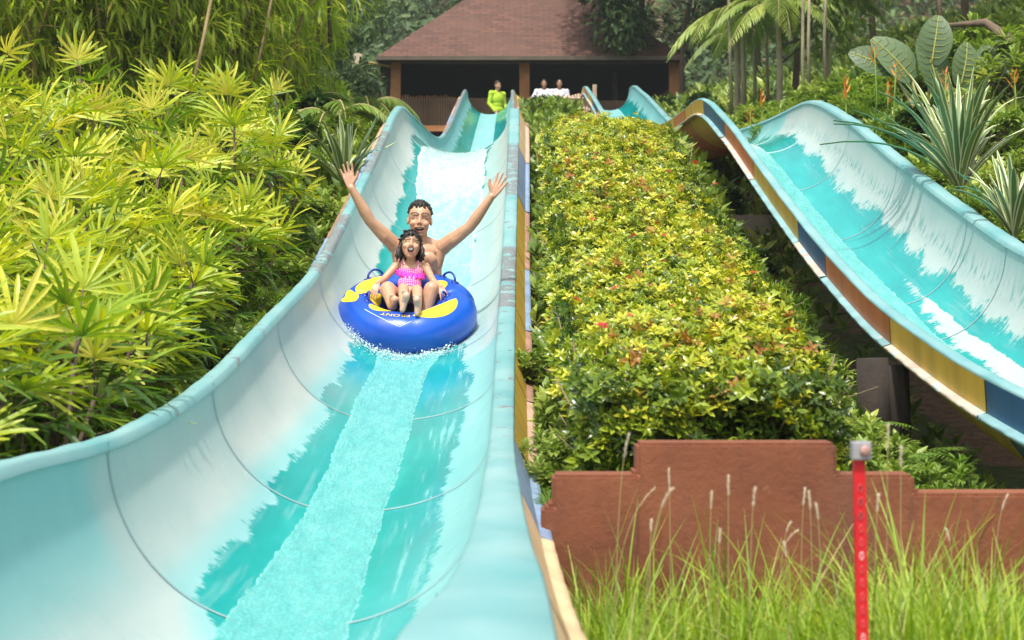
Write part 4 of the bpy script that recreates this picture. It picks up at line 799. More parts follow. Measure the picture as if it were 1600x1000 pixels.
# big paddle-leaved plant
def paddle():
    root = thing('broad_leaved_plant', 'giant plant with grey-green paddle leaves standing above the right slope', 'plant', P(1450, 200, 22)); off = -np.array(root.location); v, f = leafT(1, .66, 8, .3, .18, lambda t: math.sin(math.pi*min(1, t*.9+.08))**.6)
    for (u, vv, ang, L, tilt) in [(1425, 110, 35, .62, .3), (1455, 85, -8, .55, -.1), (1465, 125, 10, .6, .4), (1525, 118, -32, .62, -.3), (1500, 120, -15, .5, .3), (1395, 95, 60, .5, .2)]:
        b = np.array(P(u, vv+16, 22)); a = R_(ang); d = np.array([[-math.sin(a), -.15, math.cos(a)]]); Rm = frames(d, np.array([[tilt, -1, .25]]))[0]
        g = Geo(); g.add(v@Rm.T*L+b, f, random.random()); o = g.build('paddle_leaf', M['biggreen'], root); o.location = off; rb = Geo(); mid = (v@Rm.T*L+b)[1::3]+np.array([0, -.006, 0]); rb.tube(mid, np.linspace(.012, .003, len(mid)), 5, 1.)
        for q in range(1, 8):
            for sg in (0, 2): rb.tube([mid[q], ((v@Rm.T*L+b)[3*q+sg]+mid[q])/2+np.array([0, -.004, .01]), (v@Rm.T*L+b)[min(3*(q+1)+sg, 3*8+sg)]*.92+mid[min(q+1, 8)]*.08], [.004, .003, .0015], 3, 1.)
        rb.build('midrib', M['pale'], o)
        g = Geo(); g.tube([P(1450, 215, 22), (np.array(P(1450, 215, 22))+b)/2+[0, .05, .05], b], [.02, .016, .012], 6); o2 = g.build('leaf_stalk', M['stalk'], root); o2.location = off
paddle()
def striped_plant(label, u, v, d, n, L, seed):
    r = np.random.default_rng(seed); root = thing('striped_plant', label, 'plant', P(u, v, d)); Vs = []; Fs = []; uv = []; rn = []; nb = 0
    for k in range(n):
        az = r.random()*6.28; el = r.uniform(.9, 1.5); l = L*r.uniform(.6, 1.1); t = np.linspace(0, 1, 9); dr = r.uniform(.1, .75)
        c = np.stack([math.cos(az)*math.cos(el)*t*l*(1+dr*t), math.sin(az)*math.cos(el)*t*l*(1+dr*t), l*(math.sin(el)*t-dr*.6*t**2.4)], -1); sd_ = np.array([-math.sin(az), math.cos(az), 0.1]); wd = .028*np.clip(np.sin(np.pi*(t*.85+.14)), .02, 1)**.7
        for j, q in enumerate((-1, 0, 1)): Vs.append(c+sd_*wd[:, None]*q+np.array([0, 0, .01])*abs(q))
        idx = nb+np.arange(27).reshape(3, 9)
        for j in range(2):
            for i in range(8): Fs.append([idx[j, i], idx[j+1, i], idx[j+1, i+1], idx[j, i+1]])
        for q in (0, .5, 1): uv += [(q, x) for x in t]
        rn += [r.random()]*27; nb += 27
    mk('blades', np.concatenate(Vs), np.array(Fs), M['striped'], root, True, {'rnd': np.array(rn)}, np.array(uv)); return root
striped_plant('big plant with long cream-edged sword leaves above the right rim', 1500, 300, 16.6, 70, 1.25, 1)
striped_plant('smaller cream-edged sword plant at the right edge', 1585, 375, 14.6, 40, .8, 2)
striped_plant('sword-leaved plant half hidden behind the raised left hand', 540, 300, 19.5, 34, .8, 4)
# palm-like shrub left of the pavilion
feather_palm('low palm with split leaves left of the curved slide wall', (520-800)/FP*23, 23, .3, 12, .85, 11, mat='mid', zb=float(zg((520-800)/FP*23, 23)))
feather_palm('low palm with glossy split leaves below the lamp pole', (565-800)/FP*26, 26, .5, 12, .9, 12, mat='mid', zb=float(zg((565-800)/FP*26, 26)))
feather_palm('low split-leaved palm at the right end of the bamboo', (475-800)/FP*25, 25, .45, 12, .9, 13, mat='mid', zb=float(zg((475-800)/FP*25, 25)))
# heliconias
ff = None
for i, (u, v, lb) in enumerate([(1366, 92, 'tall orange heliconia bloom left of the paddle leaves'), (1321, 148, 'red and orange heliconia bloom above the far rim'), (1388, 155, 'orange heliconia bloom in front of the dark shrub'), (1400, 120, 'small orange bloom under the paddle leaves'), (1478, 134, 'orange bloom at the foot of the paddle leaves'), (1553, 130, 'orange bloom right of the paddle leaves'), (1585, 132, 'orange bloom near the right edge'), (1172, 185, 'orange bloom among the yellow shrubs'), (1190, 160, 'small orange bloom near the palm trunks')]):
    if ff is None:
        ff = thing('heliconia', lb, 'flower'); g = Geo(); T = leafT(.17, .05, 2, -.3, .6)
        for k in range(5): sgn = 1 if k % 2 else -1; g.inst(T, frames([[sgn*.8, -.3, .7+.1*k]]), [[0, 0, .05*k]], 1-.12*k)
        g.build('bracts', M['orange'], ff, False); g = Geo(); g.tube([[0, 0, -.9], [.03, 0, -.4], [0, 0, .2]], .01, 5); g.build('stem', M['fern'], ff); o = ff
    else: o = dup(ff)
    o.location = P(u, v+8, (20.5+(i % 3)) if u > 1300 else 31); o.rotation_euler = (0, 0, i*.9); o['label'] = lb; o['group'] = 'orange flowers on the right slope'; o.scale = (.8+.1*(i % 3),)*3
# ground cover everywhere on the slopes
def cover():
    lf = leafT(.09, .04, 2, .25, .3); rs = []
    for k in range(6): a = k*2.4; el = .5+.12*k; rs.append(rotT(lf, frames(np.array([[math.cos(a)*math.cos(el), math.sin(a)*math.cos(el), math.sin(el)]]))[0], (0, 0, .01*k)))
    T = joinT(rs); g = Geo(); N = 34000; D = 7.15+rng.random(N)**1.5*44; x = rng.uniform(-1, 1, N)*(D*.34+1)
    a = np.minimum(np.abs(x-xc1(D)), np.abs(x-xc2(D))); bare = (x > 1.75) & (x < 2.7) & (noise2(x*2, D*1.2, 9) > -.05) & (rng.random(N) < .85)
    k = (a > .98) & ~bare | (x > 1.9) & (x < 3.2) & (D < 22) & (rng.random(N) < .5); D, x = D[k], x[k]; n = len(D); z = zg(x, D)+rng.uniform(0, .12, n)
    up = np.tile([0, -.2, 1.], (n, 1))+rng.normal(0, .35, (n, 3)); R = frames(up); Rm = np.stack([R[:, :, 0], -R[:, :, 2], R[:, :, 1]], -1)
    g.inst(T, Rm, WA(x, D, z), rng.uniform(.7, 1.4, n)*np.clip(D/14, .75, 2.4), rng.random(n))
    tag(g.build('ground_cover', M['mid'], None, False), 'low leafy ground cover over the banks around the slides', 'ground cover', kind='stuff')
    # fallen leaves and needles on bare soil
    T = leafT(.06, .02, 1, .2, .3); N = 5000; D = 8+rng.random(N)*12; x = rng.uniform(1.7, 2.7, N); dr = rng.normal(0, 1, (N, 3)); dr[:, 2] *= .25
    g = Geo(); g.inst(T, frames(dr), WA(x, D, zg(x, D)+.02), rng.uniform(.6, 1.3, N)); tag(g.build('leaf_litter', simple('litter', (.2, .12, .07), .9, .4, 20)), 'brown fallen leaves on the bare soil below the right slide', 'leaf litter', kind='stuff')
cover()
# tall grass in front of the wall
def grass():
    T = leafT(1, .017, 6, .0, .3, lambda t: 1-.93*t**1.6)
    def bend(dr):
        v, f = leafT(1, .019, 7, .0, .3, lambda t: (1-.95*t**1.7)); y = v[:, 1].copy(); v = v.copy(); v[:, 1] = y*np.cos(dr*y*.75); v[:, 2] = v[:, 2]-y*np.sin(dr*y*.75)*.9; return v, f
    Ts = [bend(q) for q in (.25, .6, 1.0, 1.4)]; g = Geo()
    for T in Ts:
        n = 6500; D = rng.uniform(5.05, 6.9, n); x = rng.uniform(.16, .345, n)*0+rng.uniform(0, 1, n)*(D*.33-.2)+.22
        k = noise2(x*5, D*4, 4)+rng.random(n)*.5 > -.15; D, x = D[k], x[k]; n = len(D); az = rng.random(n)*6.28; el = rng.uniform(1.1, 1.5, n)
        d = np.stack([np.cos(az)*np.cos(el), np.sin(az)*np.cos(el), np.sin(el)], -1); up = np.stack([-np.cos(az), -np.sin(az), .3+0*az], -1)
        h = (.12+.37*rng.random(n)**1.5)*(1+.5*noise2(x*4.5, D*3, 1))*rng.choice([1, 1, 1, 1.3], n); g.inst(T, frames(d, up), WA(x, D, -1.5), h, rng.random(n))
    tag(g.build('grass', M['grass'], None, False), 'tall bright green grass growing in front of the terracotta wall', 'grass', kind='stuff')
    T = leafT(1, .02, 4, .3, .3, lambda t: 1-.9*t); g = Geo(); n = 3500; D = rng.uniform(7.2, 9.5, n); x = rng.uniform(.2, .62, n); d = rng.normal(0, .5, (n, 3)); d[:, 2] = 1
    g.inst(T, frames(d, np.stack([-d[:, 0], -d[:, 1], .3+0*x], -1)), WA(x, D, zg(x, D)), rng.uniform(.1, .3, n), rng.random(n)*.7)
    tag(g.build('grass', M['grass'], None, False), 'short green grass in the strip behind the wall beside the riders\' slide', 'grass', kind='stuff')
    # seed stalks
    hd = leafT(.009, .003, 1, .1, .2); protos_ = []
    for i, (u0, v0, u1, v1, lean) in enumerate([(1000, 850, 1050, 765, .1), (952, 870, 1022, 764, .4), (1048, 850, 1045, 735, 0), (1108, 860, 1112, 770, 0), (1138, 850, 1138, 745, 0), (1170, 850, 1180, 765, .05), (1122, 870, 1125, 830, 0), (1215, 850, 1235, 818, .3), (1190, 880, 1246, 830, .6), (1250, 850, 1258, 765, -.1), (1270, 860, 1264, 770, -.1), (1285, 850, 1275, 790, -.1), (1385, 800, 1388, 665, 0),
                                              (1407, 790, 1408, 700, 0), (1548, 850, 1574, 775, .15), (1495, 880, 1478, 828, -.3), (1015, 850, 1018, 815, 0), (960, 800, 983, 680, .2), (1365, 850, 1373, 775, .2), (1235, 900, 1225, 850, 0)]):
        D = 5.4+(i*37 % 13)/10.; root = thing('seed_stalk', 'thin grass stalk with a pale feathery seed head in front of the wall', 'grass stalk', W((u0-800)/FP*D, D, -1.5), group='seed stalks above the grass'); off = -np.array(root.location)
        b = np.array(W((u0-800)/FP*D, D, -1.5)); tp = np.array(P(u1, v1, D)); mid = np.array(P(u0, (v0+v1)/2, D))
        t = np.linspace(0, 1, 22)[:, None]; pts = (1-t)**2*b+2*t*(1-t)*mid+t*t*tp
        g = Geo(); g.tube(pts, np.linspace(.0016, .0009, 22), 4, .5); o = g.build('stalk', M['stalk'], root); o.location = off
        g = Geo(); hp = pts[-5:]; n = 230; q = rng.random(n)*4; j = q.astype(int); c = hp[j]+(hp[np.minimum(j+1, 4)]-hp[j])*(q-j)[:, None]; ax = pts[-1]-pts[-5]; ax /= np.linalg.norm(ax)
        g.inst(hd, frames(ax+rng.normal(0, .28, (n, 3))), c, rng.uniform(.8, 1.4, n)); o = g.build('seed_head', M['seed'], root, False); o.location = off
grass()

# ------------------------------------------------------------------ figures
def v3(*a): return np.array(a, float)
def cap(p0, r0, p1, r1, n=14):
    p0, p1 = np.array(p0, float), np.array(p1, float); ax = p1-p0; L = np.linalg.norm(ax); ax = ax/(L+1e-9); rows = []; rad = []
    for a in np.linspace(-np.pi/2, 0, 5): rows.append(p0+ax*math.sin(a)*r0); rad.append(max(math.cos(a)*r0, 1e-4))
    for a in np.linspace(0, np.pi/2, 5): rows.append(p1+ax*math.sin(a)*r1); rad.append(max(math.cos(a)*r1, 1e-4))
    x = np.cross(ax, [0, 0, 1.]);
    if np.linalg.norm(x) < .05: x = np.cross(ax, [0, 1., 0])
    x /= np.linalg.norm(x); y = np.cross(ax, x); an = np.linspace(0, 2*np.pi, n, endpoint=False)
    V = np.concatenate([c+r*(np.cos(an)[:, None]*x+np.sin(an)[:, None]*y) for c, r in zip(rows, rad)])
    return V, grid_faces(10, n, True), n
def ell(c, r, Rm=np.eye(3), n=18, m=12):
    ph = np.linspace(-np.pi/2, np.pi/2, m); an = np.linspace(0, 2*np.pi, n, endpoint=False)
    V = np.concatenate([np.stack([np.cos(an)*max(math.cos(p), 1e-3), np.sin(an)*max(math.cos(p), 1e-3), np.full(n, math.sin(p))], -1) for p in ph])
    return (V*np.array(r))@np.asarray(Rm).T+np.array(c), grid_faces(m, n, True), n
def fuse(name, prims, vox, mat, parent=None, it=3, paint=None, post=None):
    """merge overlapping closed shapes into one continuous skin"""
    g = Geo()
    for V, F, n in prims:
        b = g.n; g.add(V, F, 0.); g.F.setdefault(n, []).append(np.array([np.arange(n)[::-1]+b])); g.F[n].append(np.array([np.arange(n)+b+len(V)-n]))
    o = g.build(name, None); md = o.modifiers.new('r', 'REMESH'); md.mode = 'VOXEL'; md.voxel_size = vox
    s_ = o.modifiers.new('s', 'SMOOTH'); s_.iterations = it; s_.factor = .5
    bpy.context.view_layer.update(); dg = bpy.context.evaluated_depsgraph_get(); me = bpy.data.meshes.new_from_object(o.evaluated_get(dg))
    bpy.data.objects.remove(o); n = len(me.vertices); V = np.zeros(n*3, np.float32); me.vertices.foreach_get('co', V); V = V.reshape(-1, 3)
    F = np.zeros(len(me.loops), np.int32); me.loops.foreach_get('vertex_index', F); F = F.reshape(-1, 4); N = np.zeros(n*3, np.float32); me.vertices.foreach_get('normal', N); N = N.reshape(-1, 3)
    if post: V = post(V, N)
    ob = mk(name, V, F, mat, parent, True, {'col': paint(V)} if paint else None)
    return ob, V, F, N
def headframe(yaw, pitch, roll=0):
    return np.array((Matrix.Rotation(yaw, 3, 'Z')@Matrix.Rotation(pitch, 3, 'X')@Matrix.Rotation(roll, 3, 'Y')))
def head(C, Rm, k, mouth=(.028, .014), child=False):
    T = lambda *p: np.array(C)+Rm@(np.array(p)*k); o = []
    o.append(ell(T(0, .015, .035), np.array((.074, .09, .082))*k, Rm)); o.append(ell(T(0, -.022, -.02), np.array((.062 if not child else .067, .064, .083))*k, Rm))
    o.append(ell(T(0, -.03, -.062), np.array((.050 if not child else .052, .048, .042))*k, Rm)); o.append(ell(T(0, -.058, -.094), np.array((.024, .02, .018))*k, Rm))
    for s_ in (-1, 1):
        o.append(ell(T(s_*.036, -.056, -.02), np.array((.027, .026, .024))*k, Rm)); o.append(ell(T(s_*.074, .014, -.0), np.array((.009, .017, .026))*k, Rm)); o.append(ell(T(s_*.031, -.057, .012), np.array((.019, .017, .014))*k, Rm))
        o.append(cap(T(s_*.010, -.092, -.018), .0068*k, T(s_*.012, -.088, -.02), .0065*k)); o.append(cap(T(s_*.012, -.076, .038), .009*k, T(s_*.045, -.064, .038), .008*k))
    o.append(cap(T(0, -.080, .022), .007*k, T(0, -.096, -.014), .0088*k))
    mx, mz = mouth; zc = -.058
    for i in range(14):
        a = i/14*6.283; b = (i+1)/14*6.283; f = lambda a: T(mx*1.08*math.cos(a), -.090+.018*abs(math.cos(a))**2+(.004 if math.sin(a) < 0 else 0), zc+mz*1.1*math.sin(a)+(.35*mz*(abs(math.cos(a))**2)))
        o.append(cap(f(a), .0048*k, f(b), .0048*k, 8))
    return o
def face_paint(C, Rm, k, mouth, base, closed=True):
    mx, mz = mouth; zc = -.058
    def f(V, col):
        h = ((V-np.array(C))@Rm)/k; x, y, z = h[:, 0], h[:, 1], h[:, 2]; near = (np.abs(x) < .09) & (np.abs(z) < .14) & (y < -.03) & (y > -.14)
        def put(mask, c, a=1.):
            mask = (mask*near)[:, None]*a; col[:] = col*(1-mask)+np.array(c)*mask
        ck = np.exp(-(((np.abs(x)-.042)/.02)**2+((z+.02)/.02)**2)); put(ck, base*np.array([1.25, .9, .85]), .5)
        e = ((np.abs(x)-.031)/.019); zl = .010+.006*(1-e**2)
        put(np.exp(-((z-zl-.008)/.005)**2)*(np.abs(e) < 1.1), base*.7, .35); put(sstep(.0052, .0028, np.abs(z-zl))*sstep(1.15, .9, np.abs(e)), (.012, .006, .005), 1.)
        eb = (np.abs(x)-.033)/.026; zb = .041+.006*(1-eb**2); put(sstep(.0075, .0035, np.abs(z-zb))*sstep(1.1, .85, np.abs(eb)), (.02, .012, .01), .95)
        put(np.exp(-(((np.abs(x)-.009)/.004)**2+((z+.029)/.004)**2)), (.15, .06, .04), .5)
        zz = z-.35*mz*np.clip(np.abs(x)/mx, 0, 1.3)**2
        q = np.sqrt((x/mx)**2+((zz-zc)/mz)**2); put(sstep(1.45, 1.2, q), (.36, .13, .10), .65); put(sstep(1.12, .95, q), (.07, .01, .012), 1.)
        put(sstep(.95, .85, q)*((zz-zc) > mz*.25), (.8, .76, .7), 1.); put(sstep(.8, .6, np.sqrt((x/mx*1.25)**2+((zz-zc+mz*.55)/(mz*.5))**2)), (.5, .12, .12), .9)
        return col
    return f
def mouth_push(C, Rm, k, mouth):
    mx, mz = mouth; zc = -.058
    def f(V, N):
        h = ((V-np.array(C))@Rm)/k; x, y, z = h[:, 0], h[:, 1], h[:, 2]; zz = z-.35*mz*np.clip(np.abs(x)/mx, 0, 1.3)**2; q = np.sqrt((x/mx)**2+((zz-zc)/mz)**2)
        a = sstep(1.15, .7, q)*(y < -.04)*(y > -.13)*np.where(zz-zc > mz*.3, .4, 1.); return V+(Rm@np.array([0, 1., 0]))[None]*(a*.02*k)[:, None]
    return f
def hand(w_, d, n, s_, k=1., curl=.12, spread=.16):
    """w wrist, d pointing, n palm normal, s towards the thumb"""
    w_, d, n, s_ = (np.array(a, float) for a in (w_, d, n, s_)); d /= np.linalg.norm(d); n -= d*(n@d); n /= np.linalg.norm(n); s_ -= d*(s_@d)+n*(s_@n); s_ /= np.linalg.norm(s_); o = []
    for i, (off, kl, L, ang) in enumerate([(.031, .088, .068, 1), (.0105, .092, .078, .3), (-.0105, .088, .071, -.35), (-.030, .08, .055, -1.05)]):
        a = w_+s_*off*.55*k+d*.012*k; b = w_+s_*off*k+d*kl*k; o.append(cap(a, .0145*k, b, .0115*k, 10)); dd = d+s_*ang*spread; dd /= np.linalg.norm(dd)
        m = b+(dd+n*curl*.6)*L*.55*k; e = m+(dd+n*curl*2.2)*L*.5*k; o.append(cap(b, .0098*k, m, .0086*k, 10)); o.append(cap(m, .0086*k, e, .0068*k, 10))
    b = w_+d*.028*k+s_*.02*k; m = w_+d*.062*k+s_*.055*k+n*.012*k; e = w_+d*.092*k+s_*.072*k+n*.02*k; o.append(cap(w_+d*.02*k+s_*.01*k, .016*k, m, .0125*k, 10)); o.append(cap(m, .0115*k, e, .0085*k, 10))
    o.append(ell(w_+d*.05*k, np.array((.036, .012, .046))*k, np.stack([s_, n, d], -1))); return o
def skin_mat(name, spots=.05):
    t = NT(name); c = t.attr('col', True); n = t.noise(35, t.obj(), 4); cc = t.mix(t.math('MULTIPLY', t.sm(.35, .75, n), .16), c, (.30, .12, .07))
    t.bump(t.noise(160, t.obj(), 2), .08, .003); t.p.inputs['Subsurface Weight'].default_value = .12; t.p.inputs['Subsurface Radius'].default_value = (.02, .008, .004); t.p.inputs['Subsurface Scale'].default_value = .4
    return t.fin(cc, .38, .45)
M['skin'] = skin_mat('skin'); M['hair'] = simple('black_hair', (.012, .008, .007), .5, .4, 60, .12, .4)
BASE = np.array([.54, .31, .19]); 
TC = np.array(P(636, 490, 14.0))     # centre of the ring
def hair_prims(C, Rm, k, n, seed, long=False, neat=False):
    r = np.random.default_rng(seed); T = lambda p: np.array(C)+Rm@(np.array(p)*k); o = [ell(T((0, .026 if neat else .022, .046)), np.array((.0745 if neat else .0765, .087 if neat else .091, .079))*k, Rm)]
    for i in range(n):
        th = r.uniform(0, 6.283); cp = r.uniform(-.25, 1); sp = math.sqrt(1-cp*cp); d = np.array([math.cos(th)*sp, math.sin(th)*sp, cp])
        if d[1] < -.35 and d[2] < .52: continue
        if d[2] < 0 and d[1] < .1: continue
        if neat:
            if d[2] < .12 and d[1] < .35 or d[1] < -.3 and d[2] < .50: continue
            p = np.array([0, .02, .038])+d*np.array([.075, .089, .08]); q = p+d*.006+np.array([r.normal(0, .003), .003+r.normal(0, .003), .004+.016*max(d[2], 0)*r.uniform(.5, 1.2)]); o.append(cap(T(p), .0065*k, T(q), .0032*k, 6)); continue
        p = np.array([0, .02, .04])+d*np.array([.078, .09, .082]); q = p+d*.007+np.array([r.normal(0, .009), -.01*(d[2] > .4)+r.normal(0, .006), -.012+.02*(d[2] > .7)])
        o.append(cap(T(p), .009*k, T(q), .0065*k, 7))
    if long:
        for i in range(150):
            a = r.uniform(-.3, 3.45); x = math.cos(a); y = math.sin(a); p = np.array([x*.078, .02+y*.085, .02]); L = r.uniform(.07, .125); q = p+np.array([x*.016+r.normal(0, .006), y*.012-.012*(abs(x) > .6), -L*.6]); e = q+np.array([x*.004+r.normal(0, .012), r.normal(0, .01), -L*.5])
            o.append(cap(T(p), .010*k, T(q), .008*k, 7)); o.append(cap(T(q), .008*k, T(e), .004*k, 7))
        for i in range(22):
            x = r.uniform(-1, 1); p = np.array([x*.05, -.05, .098-.02*abs(x)]); q = np.array([x*.075+r.normal(0, .004), -.070+.03*abs(x), .064-.035*abs(x)]); o.append(cap(T(p), .011*k, T(q), .005*k, 7))
    return o
def man():
    root = tag(bpy.data.objects.new('person', None), 'laughing bare-chested man with both arms raised, sitting behind the girl', 'person'); COL.objects.link(root); root.location = TC
    C = v3(.068, .30, .638); Rm = headframe(R_(3), R_(-2), R_(3)); k = 1.08; mo = (.030, .0135); p = []
    pel, wst, ch, nk = v3(.045, .20, .03), v3(.05, .24, .17), v3(.055, .295, .33), v3(.062, .315, .475)
    p += [ell(pel, (.15, .11, .10)), ell(wst, (.118, .085, .12)), ell(ch+v3(0, 0, .02), (.148, .095, .125)), ell(ch+v3(0, 0, .095), (.15, .075, .07))]
    for s_ in (-1, 1): p += [ell(ch+v3(s_*.066, -.056, .045), (.07, .032, .052)), cap(nk+v3(s_*.02, .02, .03), .045, nk+v3(s_*.13, .02, -.01), .04), ell(wst+v3(s_*.028, -.07, .0), (.026, .018, .09))]
    p += [cap(nk+v3(0, .005, -.03), .056, C+v3(0, .02, -.06), .052)]
    sh = {-1: v3(-.105, .305, .475), 1: v3(.228, .305, .462)}; el_ = {-1: v3(-.262, .19, .63), 1: v3(.415, .20, .592)}; wr = {-1: v3(-.388, .13, .857), 1: v3(.568, .15, .80)}
    for s_ in (-1, 1):
        a, e, w_ = sh[s_], el_[s_], wr[s_]; m = a+(e-a)*.45
        p += [ell(a+v3(0, 0, .0), (.058, .055, .058)), cap(a, .054, m, .051), cap(m, .05, e, .038), cap(m+v3(0, -.012, -.014), .040, e+v3(0, 0, -.008), .030)]
        f = e+(w_-e)*.3; p += [cap(e, .038, f, .041), cap(f, .041, w_, .0255)]; p += [cap(a+v3(-s_*.02, 0, -.03), .045, ch+v3(s_*.125, .02, 0.0), .045)]
        p += [ell(ch+v3(s_*.125, .03, -.04), (.04, .05, .1))]
    p += hand(wr[-1], (-.25, 0, 1), (0, -1, .1), (1, 0, .25), 1.0, .10, .2); p += hand(wr[1], (.52, 0, .85), (0, -1, .1), (-1, 0, .5), 1.0, .08, .2)
    for s_, hx in ((-1, -.045), (1, .135)):
        hp, kn, an = v3(hx, .17, .03), v3(-.125 if s_ < 0 else .168, -.06, .165), v3(-.085 if s_ < 0 else .115, -.20 if s_ < 0 else -.1, .05 if s_ < 0 else -.06)
        p += [cap(hp, .08, kn, .052), cap(kn, .052, kn+(an-kn)*.4, .044), cap(kn+(an-kn)*.4, .044, an, .033)]
        tz = an+v3(.02*-s_, -.03, -.0); 
        if s_ < 0:
            p += [cap(an, .034, tz+v3(0, -.02, .04), .026)]
            for j in range(5): b = tz+v3((j-2)*.014, -.02, .045-.004*abs(j-1)); p.append(cap(b, .011, b+v3(0, -.008, .028-.003*j), .008, 8))
    p += head(C, Rm, k, mo)
    fp_ = face_paint(C, Rm, k, mo, BASE)
    def paint(V):
        col = np.tile(BASE, (len(V), 1)); up = V[:, 2]
        for s_ in (-1, 1):
            c = ch+v3(s_*.07, -.095, .03); d = np.linalg.norm(V-c, axis=1); m = np.exp(-(d/.02)**2)[:, None]; col = col*(1-m*.7)+np.array([.2, .07, .05])*m*.7
            d = np.linalg.norm(V-(wr[s_]+v3(s_*.02, 0, .08)), axis=1); m = np.clip(1-d/.13, 0, 1)[:, None]; col = col*(1-m*.45)+np.array([.72, .42, .30])*m*.45
        c = wst+v3(0, -.09, -.05); m = np.exp(-(np.linalg.norm(V-c, axis=1)/.012)**2)[:, None]; col = col*(1-m*.8)+np.array([.12, .05, .03])*m*.8
        return fp_(V, col)
    ob, V, F, N = fuse('body', p, .0034, M['skin'], root, 4, paint, mouth_push(C, Rm, k, mo))
    fuse('hair', hair_prims(C, Rm, k, 800, 5, False, True), .0028, M['hair'], root, 2)
    # swimming shorts: an offset of the hips and thighs
    h = (V[:, 2] < .12) & (V[:, 1] > .0); fk = h[F].all(1); idx = np.unique(F[fk]); mp = np.full(len(V), -1); mp[idx] = np.arange(len(idx)); mk('shorts', (V+N*.007)[idx], mp[F[fk]], simple('navy_cloth', (.02, .03, .08), .8), root)
def girl():
    root = tag(bpy.data.objects.new('person', None), 'shouting little girl in a pink checked swimsuit sitting in front of the man', 'person'); COL.objects.link(root); root.location = TC
    C = v3(.022, .045, .456); Rm = headframe(R_(6), R_(-14), R_(4)); k = .86; mo = (.024, .025); p = []
    pel, wst, ch, nk = v3(.01, -.01, .135), v3(.015, .03, .20), v3(.02, .065, .28), v3(.022, .075, .345)
    p += [ell(pel, (.088, .07, .06)), ell(wst, (.076, .056, .07)), ell(ch, (.085, .056, .07)), cap(nk+v3(-.05, 0, -.02), .033, nk+v3(.05, 0, -.02), .033), cap(nk-v3(0, 0, .03), .033, C+v3(0, .01, -.04), .031)]
    sh = {-1: v3(-.083, .07, .318), 1: v3(.122, .07, .315)}; el_ = {-1: v3(-.152, .02, .238), 1: v3(.180, .02, .212)}; wr = {-1: v3(-.195, -.045, .205), 1: v3(.228, -.045, .182)}
    for s_ in (-1, 1):
        p += [ell(sh[s_], (.031, .03, .031)), cap(sh[s_], .029, el_[s_], .0225), cap(el_[s_], .0225, el_[s_]+(wr[s_]-el_[s_])*.3, .0235), cap(el_[s_]+(wr[s_]-el_[s_])*.3, .0235, wr[s_], .0165)]
        p += hand(wr[s_], (s_*.3, -.45, -.8), (-s_*.1, .85, -.6), (-s_, -.1, 0), .68, .3, .12)
    for s_, kx, ky, kz, hx in ((-1, -.012, -.17, .165, -.035), (1, .078, -.175, .155, .055)):
        hp, kn = v3(hx, -.01, .12), v3(kx, ky, kz); an = v3(-.002 if s_ < 0 else .095, -.37, .045 if s_ < 0 else .02)
        p += [cap(hp, .052, kn, .037), cap(kn, .036, kn+(an-kn)*.35, .033), cap(kn+(an-kn)*.35, .033, an, .022)]
        tip = an+v3(.022 if s_ < 0 else -.006, -.03, .068); he = an+v3(-.004, -.016, -.022); p += [cap(he, .019, an+(tip-an)*.4, .022), cap(an+(tip-an)*.4, .022, tip, .025)]
        sd_ = v3(1, 0, -.1)
        for j in range(5): b = tip+sd_*(j-2)*.0115*(1 if s_ < 0 else -1)+v3(0, 0, .016); p.append(cap(b, .0078-.0006*j, b+v3(0, -.006, .016-.002*j), .0066-.0006*j, 8))
    p += head(C, Rm, k, mo, True); fp_ = face_paint(C, Rm, k, mo, BASE*1.05)
    def paint(V):
        col = np.tile(BASE*1.03, (len(V), 1)); m = (sstep(-.355, -.365, V[:, 1])*(V[:, 2] < .2))[:, None]; return fp_(V, col*(1-m*.35)+np.array([.62, .48, .42])*m*.35)
    ob, V, F, N = fuse('body', p, .0028, M['skin'], root, 4, paint, mouth_push(C, Rm, k, mo))
    fuse('hair', hair_prims(C, Rm, k, 260, 8, True), .0032, M['hair'], root, 3)
    t = NT('pink_check'); cd = t.n('ShaderNodeSeparateXYZ'); t.set(cd.inputs[0], t.obj())
    def saw(a, f): return t.math('LESS_THAN', t.math('FRACT', t.math('MULTIPLY', a, f)), .5)
    ckk = t.math('MULTIPLY', saw(cd.outputs[0], 72), saw(t.math('ADD', cd.outputs[2], cd.outputs[1]), 60))
    cm = t.mix(ckk, (.78, .10, .40), (.88, .62, .66)); pink = t.fin(cm, .7); mag = simple('magenta_cloth', (.75, .03, .42), .6, .2, 40)
    x, y, z = V[:, 0]-.018, V[:, 1], V[:, 2]; body = (np.abs(x) < .098) & (y > -.075) & (z < .305-.0*x) & (z > .07)
    arm = np.zeros(len(V), bool)
    for s_ in (-1, 1):
        ax = el_[s_]-sh[s_]; q = V-sh[s_]; tt = np.clip(q@ax/(ax@ax), -.3, 3); dist = np.linalg.norm(q-tt[:, None]*ax, axis=1); arm |= (dist < .034) & (V[:, 2] > .15) & (np.abs(x) > .07)
    leg = (y < -.045) & (z < .2) & (np.abs(x) < .2) & (z-.2 < (y+.045)*1.2) | (y < -.06)
    strap = (z >= .30) & (z < .375) & (np.abs(np.abs(x)-.052) < .007) & (y < .2) & (y > .0)
    s0 = (body & ~arm & ~leg) | strap; fk = s0[F].all(1); idx = np.unique(F[fk]); mp = np.full(len(V), -1); mp[idx] = np.arange(len(idx)); mk('swimsuit', (V+N*.005)[idx], mp[F[fk]], pink, root)
    # frill across the chest
    a = np.linspace(0, 1, 60); n1 = []; 
